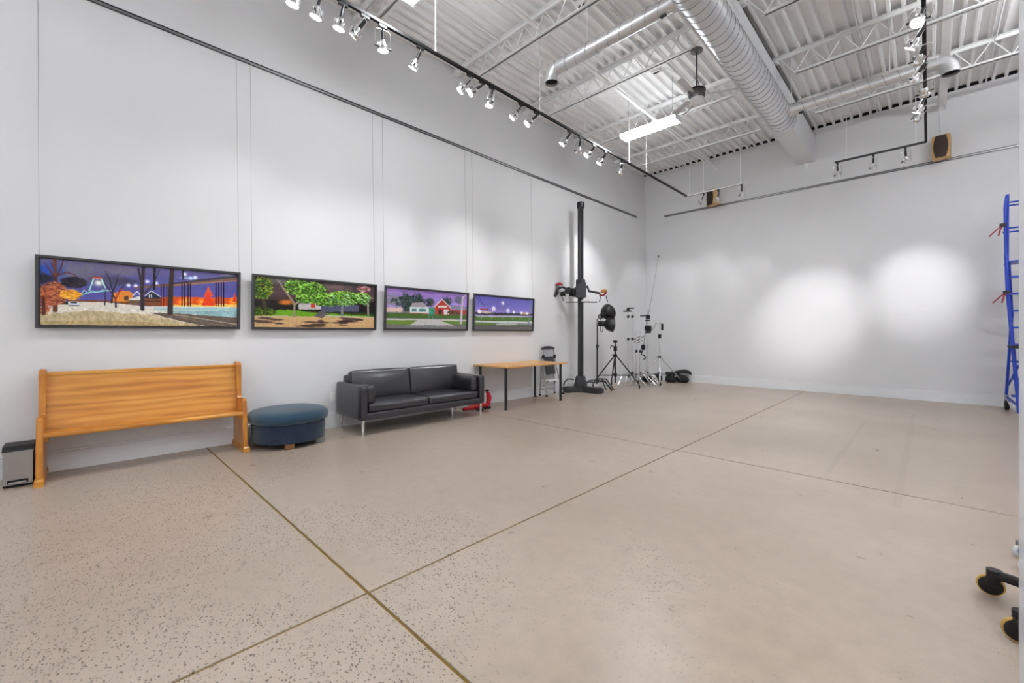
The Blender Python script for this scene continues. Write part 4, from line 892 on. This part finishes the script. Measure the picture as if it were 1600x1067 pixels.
MB().box(ep(.08, 2.0, .17), (.17, .10, .045), Matrix.Rotation(math.radians(44.5), 3, 'Z')).build('white_box', 'paper_white', tr, smooth=0)

# ------------------------------------------------------------------ light stands in the corner
def c_stand(label, pos, legs, h0, r, mtl, grp, topz, clamp='charcoal', tiers=2, knobs=1):
    t = thing('light_stand', label, 'light stand', (pos[0], pos[1], 0), 0, grp)
    zz = topz / tiers
    MB().cyl((0, 0, h0 - .06), (0, 0, topz), r * .75, n=12).build('inner_pole', mtl, t)
    MB().cyl((0, 0, h0 - .08), (0, 0, topz * .93 if tiers == 1 else topz * .62), r, n=12).build('outer_pole', mtl, t)
    MB().cyl((0, 0, h0 - .05), (0, 0, h0 + .05), r * 1.9, n=12).build('leg_hub', clamp, t)
    for k in range(knobs):
        z = topz * (.62 if k == 0 else .93) - .02
        kk = MB().cyl((0, 0, z - .02), (0, 0, z + .05), r * 1.7, n=12); kk.cyl((0, 0, z + .015), (.05, -.03, z + .015), .008, n=8).box((.055, -.033, z + .015), (.012, .035, .02)); kk.build('collar_knob', clamp, t)
    for k, (lx, ly) in enumerate(legs):
        zl = h0 + .04 - .035 * (k % 3); L = math.hypot(lx, ly); ux, uy = lx / L, ly / L
        path = [(ux * r, uy * r, zl)] + [(ux * L * q, uy * L * q, zl + dz_) for q, dz_ in ((.3, .0), (.50, -.005), (.58, -.02), (.64, -.055))] + [(lx, ly, .012)]
        MB().tube(path, .0125, n=8).build('leg', mtl, t)
    return t
cs = c_stand('black turtle base light stand holding two dish lamps', (-5.46, 8.36), [(.40, .08), (.42, -.06), (.30, .16), (.22, .02), (-.22, -.30)], .21, .019, 'black_metal', 'light stands in the corner', 1.62)
def dish(label, pos, aim, R, off):
    t = thing('dish_lamp', label, 'studio lamp', pos, 0, 'studio dish lamps')
    a = Vector(aim).normalized(); p0 = Vector(off)
    MB().lathe([(.045, 0), (.07, .004), (R * .55, .022), (R * .78, .06), (R * .93, .115), (R, .185), (R + .006, .19), (R - .006, .19), (R * .9, .118), (R * .75, .066), (R * .52, .03), (.04, .012)], p0, a, 32, caps=False).build('reflector', 'black_metal', t)
    MB().lathe([(R, .185), (R + .008, .185), (R + .008, .197), (R, .197)], p0, a, 32, caps=False).build('rim', 'satin_steel', t)
    MB().cyl(p0 - a * .17, p0 + a * .02, .062, n=18).build('lamp_body', 'black_plastic', t)
    MB().cyl(p0 - a * .185, p0 - a * .165, .05, n=18).build('back_plate', 'satin_steel', t)
    MB().lathe([(.02, .12), (.03, .14), (.02, .18), (.005, .19)], p0, a, 14).build('bulb', 'paper_white', t)
    q = a.to_track_quat('X', 'Z'); ring = [p0 - a * .06 + q @ Vector((0, .085 * math.cos(b), -.085 + .11 * math.sin(b))) for b in [2 * PI * i / 20 for i in range(20)]]
    MB().tube(ring, .008, n=6, closed=True).build('yoke', 'black_metal', t)
    return t
dish('upper black dish lamp tilted up on the black turtle base stand', (-5.40, 8.44, 1.60), (.10, .95, .38), .185, (.02, .08, .13))
dish('lower black dish lamp facing right beside the black tripod', (-5.40, 8.30, 1.42), (.62, .80, -.06), .17, (.09, .13, .09))

def tripod(label, pos, hub, spread_z, legs, top, r, mtl, grp, hubm='black_plastic', wheels=True):
    t = thing('light_stand', label, 'light stand', (pos[0], pos[1], 0), 0, grp)
    MB().cyl((0, 0, spread_z - .18), (0, 0, top * .78), r, n=12).build('outer_pole', mtl, t)
    MB().cyl((0, 0, top * .6), (0, 0, top), r * .72, n=12).build('inner_pole', mtl, t)
    MB().cyl((0, 0, hub - .03), (0, 0, hub + .04), r * 2.2, n=12).cyl((0, 0, hub), (-.07, -.05, hub + .02), .012, n=8).build('upper_hub', hubm, t)
    MB().cyl((0, 0, spread_z - .03), (0, 0, spread_z + .05), r * 1.9, n=12).cyl((0, 0, spread_z + .02), (-.06, -.05, spread_z + .03), .010, n=8).build('lower_hub', hubm, t)
    for lx, ly in legs:
        zf = .10 if wheels else .015
        MB().tube([(lx * .05, ly * .05, hub), (lx, ly, zf)], r * .75, n=8).build('leg', mtl, t)
        k = (hub - spread_z) / (hub - zf)
        MB().tube([(0, 0, spread_z), (lx * k, ly * k, spread_z)], r * .55, n=8).build('spreader', hubm if mtl != 'black_metal' else mtl, t)
        if wheels:
            cst = MB().cyl((lx, ly, .065), (lx, ly, .12), .014, n=10).box((lx, ly, .06), (.03, .03, .05)).build('castor_fork', 'satin_steel', t)
            MB().lathe([(.02, -.012), (.043, -.012), (.045, -.006), (.045, .006), (.043, .012), (.02, .012)], (lx + .01, ly - .01, .045), (.8, .6, 0), 18).build('wheel', 'rubber', cst)
    return t
bt_ = tripod('black tripod stand on castors behind the turtle base stand', (-5.33, 8.93), .76, .30, [(.48, .26), (-.35, -.42), (-.36, .42)], 1.10, .021, 'black_metal', 'light stands in the corner')
MB().rbox((0, 0, .93), (.07, .07, .12), .015, n=5).build('collar', 'black_plastic', bt_); MB().tube([(0, 0, .97), (-.07, -.06, 1.0), (-.09, -.08, .94)], .012, n=8).build('tee_handle', 'black_plastic', bt_)
MB().rbox((0, 0, 1.10), (.08, .08, .06), .012, n=4).build('grip_head', 'black_plastic', bt_)
CL = 'light stands in the corner'
s1 = c_stand('tall chrome stand, left of the pair topped by a black clamp', (-5.50, 9.84), [(-.02, -.46), (.5, -.02), (-.1, .35)], .22, .018, 'chrome', CL, 1.86, knobs=2)
s2 = c_stand('tall chrome stand, right of the pair topped by a black clamp', (-5.43, 9.93), [(.06, -.48), (.52, .02), (-.12, .33)], .27, .018, 'chrome', CL, 1.86, knobs=2)
MB().rbox((.0, 0, 1.9), (.07, .05, .09), .012, n=4).box((.05, .04, 1.94), (.16, .05, .03), Matrix.Rotation(.77, 3, 'Z')).box((-.01, -.02, 1.86), (.2, .05, .03), Matrix.Rotation(.77, 3, 'Z')).build('grip_head', 'black_plastic', s1)
s3 = c_stand('short chrome stand with grip knobs beside the tall chrome pair', (-5.34, 9.97), [(.10, -.5), (.54, .0), (-.1, .3)], .22, .016, 'chrome', CL, 1.36, knobs=1)
s4 = c_stand('short chrome stand nearest the chrome tripod', (-5.26, 10.03), [(.14, -.46), (.55, .03), (.45, .12)], .27, .016, 'chrome', CL, 1.36, knobs=1)
for s_ in (s3, s4): MB().cyl((-.06, -.06, 1.12), (.06, .06, 1.22), .008, n=8).cyl((-.05, -.05, 1.05), (.05, .05, 1.13), .008, n=8).build('grip_arm', 'charcoal', s_)
sb = c_stand('chrome stand with gooseneck crank carrying the boom pole', (-5.22, 10.36), [(.34, -.36), (.42, -.2), (-.35, .25)], .24, .019, 'chrome', CL, 1.62, knobs=0)
MB().rbox((0, 0, 1.42), (.16, .10, .16), .02, n=5).build('boom_head', 'black_plastic', sb); MB().cyl((0, 0, 1.30), (0, 0, 1.335), .075, n=16).build('head_plate', 'black_plastic', sb)
MB().tube([(.06, .05, 1.36), (.11, .10, 1.45), (.15, .14, 1.56), (.24, .22, 1.565), (.27, .25, 1.50)], .014, n=8).build('gooseneck', 'satin_steel', sb)
MB().rbox((.27, .25, 1.46), (.05, .05, .18), .012, n=4).build('gooseneck_clamp', 'black_plastic', sb)
t = thing('boom_pole', 'long slim boom pole slanting up in the corner above the stands', 'boom pole', (-5.22, 10.36, 1.55))
bd = Vector((.19, .19, 1.72)); b0 = Vector((-.10, -.10, -.75))
MB().cyl(Vector((0, .02, .2)), bd, .009, n=8).build('thin_tube', 'satin_steel', t)
MB().cyl(b0, Vector((0, .02, .35)), .014, n=10).build('thick_tube', 'satin_steel', t)
MB().cyl(bd, bd * 1.035, .02, .012, n=10).build('tip', 'black_plastic', t)
MB().rbox((0, 0, .17), (.10, .08, .12), .02, n=5).box((-.10, -.08, .20), (.14, .03, .03), Matrix.Rotation(.78, 3, 'Z')).box((-.01, 0, .08), (.12, .05, .03)).build('pivot_clamp', 'black_plastic', t)
MB().rbox((-.09, -.08, -.62), (.09, .08, .14), .02, n=5).build('counterweight', 'black_plastic', t)
MB().tube([(-.10, -.10, -.70), (-.13, -.12, -.80), (-.06, -.06, -.84), (-.04, -.04, -.90), (-.08, -.08, -.93)], .016, n=8).build('grip_jaw', 'black_plastic', t)
tp = tripod('chrome tripod stand on castors in the far corner', (-4.93, 10.42), .68, .25, [(.27, .60), (.18, -.36), (-.52, -.16)], 1.66, .016, 'chrome', CL, hubm='charcoal')
MB().rbox((0, 0, 1.22), (.07, .06, .11), .015, n=4).cyl((0, 0, 1.22), (.07, -.05, 1.23), .01, n=8).build('collar_knob', 'black_plastic', tp)
# sandbags
def sandbag(label, loc, rz, sx, mesh_seed):
    t = thing('sandbag', label, 'sandbag', loc, rz, 'black bags on the floor')
    for s in (-1, 1):
        mb = MB().rbox((s * .14 * sx, 0, .085), (.26 * sx, .30, .165), .06, n=10, puff=(.02, .02, .02)); rs = random.Random(mesh_seed + s)
        mb.v = [(x + .012 * math.sin(14 * y + z * 20 + s), y + .012 * math.sin(17 * x + 9 * z), max(.002, z * (1 + .18 * math.sin(11 * x + 5 * y + s)))) for x, y, z in mb.v]
        mb.build('pouch', 'bag_black', t, smooth=60)
    MB().tube([(-.1 * sx, 0, .16), (0, 0, .21), (.1 * sx, 0, .16)], .02, n=8).build('carry_strap', 'bag_black', t)
    return t
sandbag('black sandbag slumped against the far wall at the chrome tripod', (-4.78, 11.1, 0), .5, 1.0, 3)
sandbag('black sandbag on the chrome stand legs near the corner', (-5.32, 10.75, 0), 1.1, .9, 5)
t = thing('folded_reflector', 'black folded cloth lying on top of the sandbag by the far wall', 'cloth', (-4.76, 11.12, .21), .55)
mb = MB(); ng = 14
g = []
for i in range(ng + 1):
    for j in range(5):
        u = -.30 + .62 * i / ng; v = -.13 + .26 * j / 4; g.append((u, v, .085 + .03 * math.sin(u * 9) + .02 * math.cos(v * 16) - .25 * max(0, u - .2) - .2 * max(0, -u - .15)))
mb.add(g, [(i * 5 + j, i * 5 + j + 1, (i + 1) * 5 + j + 1, (i + 1) * 5 + j) for i in range(ng) for j in range(4)])
low = [(x, y, z - .06) for x, y, z in g]; mb.add(low, [(i * 5 + j, (i + 1) * 5 + j, (i + 1) * 5 + j + 1, i * 5 + j + 1) for i in range(ng) for j in range(4)])
nn = len(g); bd_ = [i * 5 for i in range(ng + 1)] + [ng * 5 + j for j in range(1, 5)] + [i * 5 + 4 for i in range(ng - 1, -1, -1)] + [j for j in range(3, 0, -1)]
mb.f += [(bd_[k], bd_[(k + 1) % len(bd_)], nn + bd_[(k + 1) % len(bd_)], nn + bd_[k]) for k in range(len(bd_))]
mb.build('cloth', 'bag_black', t, smooth=60)

# ------------------------------------------------------------------ wall outlets
for k, (y, z, lb) in enumerate(((7.83, .43, 'white wall outlet left of the black camera column'), (2.42, .43, 'white wall outlet beside the left sofa arm'))):
    t = thing('wall_outlet', lb, 'outlet', (XL, y, z), 0)
    MB().rbox((.004, 0, 0), (.008, .072, .116), .003, n=4).build('cover_plate', 'outlet_plastic', t)
    for s in (-1, 1): MB().rbox((.0085, 0, s * .026), (.004, .034, .03), .002, n=4).build('socket', 'trim_paint', t)

# ------------------------------------------------------------------ wall speakers
def speaker(label, loc, rz, W_, H_, D_):
    t = thing('wall_speaker', label, 'speaker', loc, rz, 'wall speakers')
    MB().rbox((0, 0, 0), (W_, D_, H_), .012, n=5).build('cabinet', 'speaker_wood', t)
    n_ = 12; gp = [(-W_ * .5 + W_ * (.10 + .13 * (2 * i / n_ - 1) ** 2), -H_ * .47 + H_ * .94 * i / n_) for i in range(n_ + 1)]
    poly = gp + [(-a, b) for a, b in reversed(gp)]
    MB().prism(poly, lambda u, v, d: (u, d, v), -D_ / 2 - .016, -D_ / 2 + .004).build('grille', 'speaker_grille', t, smooth=0)
    MB().box((0, 0, H_ / 2 + .006), (W_ * .7, D_ * .6, .012)).build('top_bracket', 'black_plastic', t, smooth=0)
    MB().tube([(0, D_ * .4, 0), (0, D_ / 2 + .06, 0)], .02, n=8).build('wall_mount', 'black_metal', t)
    return t
speaker('wood sided wall speaker turned to the left behind the short white track', (-3.90, 11.20, 4.72), math.radians(-28), .26, .40, .17)
speaker('wood sided wall speaker facing forward above the far rail at right', (.16, 11.22, 4.74), math.radians(-6), .245, .42, .18)

# ------------------------------------------------------------------ rolling ladder
t = thing('rolling_ladder', 'blue steel rolling warehouse ladder against the far wall at right edge', 'ladder', (.95, 10.25, 0))
LT = 3.40
for s, x in ((0, .02), (1, .62)):
    MB().tube([(x + .03 - .06 * s, 0, .04), (x - .08, .10, 1.95), (x - .09, .16, 2.55)], .024, n=10).build('front_rail', 'blue_paint', t)
    MB().tube([(x - .04, .75, .22), (x + .01, .62, 1.6), (x - .06, .20, 2.45)], .020, n=10).build('rear_leg', 'blue_paint', t)
    MB().tube([(x - .09, .16, 2.45), (x - .10, .18, 3.30), (x - .08, .20, 3.50), (x - .05, .42, 3.56), (x - .04, .60, 3.46), (x - .04, .62, 2.45)], .020, n=10).build('guard_rail', 'blue_paint', t)
    MB().tube([(x - .02, .72, .42), (x + .03, .10, .78)], .016, n=8).build('brace', 'blue_paint', t)
    MB().tube([(x - .05, .70, .22), (x + .02, .04, .16)], .02, n=8).build('base_bar', 'blue_paint', t)
    w_ = MB().box((x - .04, .72, .20), (.05, .09, .10)).build('castor_fork', 'satin_steel', t, smooth=0)
    MB().lathe([(.03, -.025), (.085, -.025), (.09, -.015), (.09, .015), (.085, .025), (.03, .025)], (x - .035, .72, .09), (1, 0, 0), 22).build('wheel', 'rubber', w_)
    MB().tube([(x - .06, .72, .26), (x - .02, .30, .09), (x + .02, .05, .06)], .012, n=8).build('brake_bar', 'chrome', t)
for k in range(8):
    z = .30 + .27 * k; y = .02 + .05 * z; MB().b2((-.02, y, z - .014), (.57, y + .16, z + .014)).build('tread', 'blue_paint', t, smooth=0)
for z, y in ((3.40, .5), (3.40, .24), (2.98, .62), (2.98, .20)): MB().tube([(-.07, y, z), (.57, y, z)], .013, n=8).build('cross_rail', 'blue_paint', t)
MB().b2((-.06, .16, 2.43), (.57, .62, 2.455)).build('platform', 'blue_paint', t, smooth=0)
t2 = thing('spring_clamp', 'red handled black spring clamp gripping the ladder, upper one', 'clamp', (.855, 10.36, 2.62), 0, 'spring clamps on the ladder')
def clamp_parts(t, k):
    MB().box((0, -.03, 0), (.07, .07, .05)).build('jaw', 'black_plastic', t, smooth=0)
    for a in (-1, 1): MB().tube([(0, -.05, 0), (-.05 + .02 * a, -.07, -.07), (-.10 + .05 * a, -.08, -.17)], .009, n=8).build('handle', 'red_paint', t)
clamp_parts(t2, 0); t2.location = (.84, 10.38, 3.02)
t3 = thing('spring_clamp', 'red handled black spring clamp gripping the ladder, lower one', 'clamp', (.87, 10.30, 1.94), 0, 'spring clamps on the ladder')
clamp_parts(t3, 1)
t4 = thing('shelf_bracket', 'small black tray clipped to the ladder rail below the clamps', 'tray', (.97, 10.24, 1.06))
MB().prism([(-.10, .03), (.0, .05), (.20, .07), (.20, -.01), (.08, -.015), (-.08, .0)], lambda u, v, d: (u, d, v), -.12, .02).build('tray', 'black_plastic', t4, smooth=0)

# ------------------------------------------------------------------ star base on castors, right foreground
t = thing('star_base', 'black five arm rolling stool base with amber castor tyres at right', 'stool base', (.515, 2.965, 0))
MB().lathe([(.045, .075), (.05, .09), (.05, .13), (.04, .15), (.028, .16), (.025, .40)], n=20).build('hub', 'black_plastic', t)
MB().cyl((0, 0, .38), (0, 0, .50), .02, n=14).build('gas_post', 'satin_steel', t)
MB().lathe([(.02, .48), (.17, .48), (.185, .50), (.185, .54), (.17, .555), (.02, .56)], n=32).build('seat', 'black_plastic', t)
for k in range(5):
    a = math.radians(151 + 72 * k); ca, sa = math.cos(a), math.sin(a); L_ = .33
    MB().tube([(ca * .03, sa * .03, .125), (ca * .17, sa * .17, .120), (ca * (L_ - .01), sa * (L_ - .01), .110)], [.030, .024, .022], n=10).build('arm', 'black_plastic', t)
    cst = MB().cyl((ca * L_, sa * L_, .085), (ca * L_, sa * L_, .13), .028, n=16).rbox((ca * L_ * 1.02, sa * L_ * 1.02, .075), (.05, .05, .05), .012, n=5).build('castor_housing', 'black_plastic', t)
    ax = Vector((math.cos(4.66 + .1 * k), math.sin(4.66 + .1 * k), 0))
    c0 = Vector((ca * L_ * 1.04, sa * L_ * 1.04, .05))
    MB().lathe([(.040, -.011), (.047, -.011), (.050, -.006), (.050, .006), (.047, .011), (.040, .011)], c0, ax, 28).build('tyre', 'amber_tyre', cst)
    MB().lathe([(.005, -.018), (.03, -.017), (.043, -.012), (.043, .012), (.03, .017), (.005, .018)], c0, ax, 24).build('wheel_disc', 'black_plastic', cst)
t = thing('blue_castor_dolly', 'low dolly on blue castors, mostly hidden by the glass at right', 'dolly', (0.520, 3.676, 0))
MB().rbox((.14, 0, .10), (.42, .30, .03), .01, n=4).build('deck', 'black_plastic', t)
for sx_ in (-1, 1):
    for sy_ in (-1, 1):
        f_ = MB().box((.02 + sx_ * .17, sy_ * .11, .075), (.03, .03, .03)).build('castor_fork', 'satin_steel', t, smooth=0)
        ax = (.75, -.66, 0); c0 = (.02 + sx_ * .17, sy_ * .11, .036)
        MB().lathe([(.024, -.010), (.033, -.010), (.036, -.005), (.036, .005), (.033, .010), (.024, .010)], c0, ax, 22).build('tyre', 'pale_tyre', f_)
        MB().lathe([(.004, -.012), (.02, -.012), (.026, -.009), (.026, .009), (.02, .012), (.004, .012)], c0, ax, 20).build('wheel_disc', 'blue_plastic', f_)

# ------------------------------------------------------------------ frosted glass pane at the right edge of the view
g_ = MB().b2((.181, 1.855, .0), (1.30, 1.867, 3.0)).build('window_1', 'pane_glass', smooth=0)
struct(g_, 'tall hazy glass pane at the right edge of the view')
MB().b2((1.28, 1.84, 0), (1.34, 1.882, 3.0)).build('pane_post', 'steel_white', g_, smooth=0)
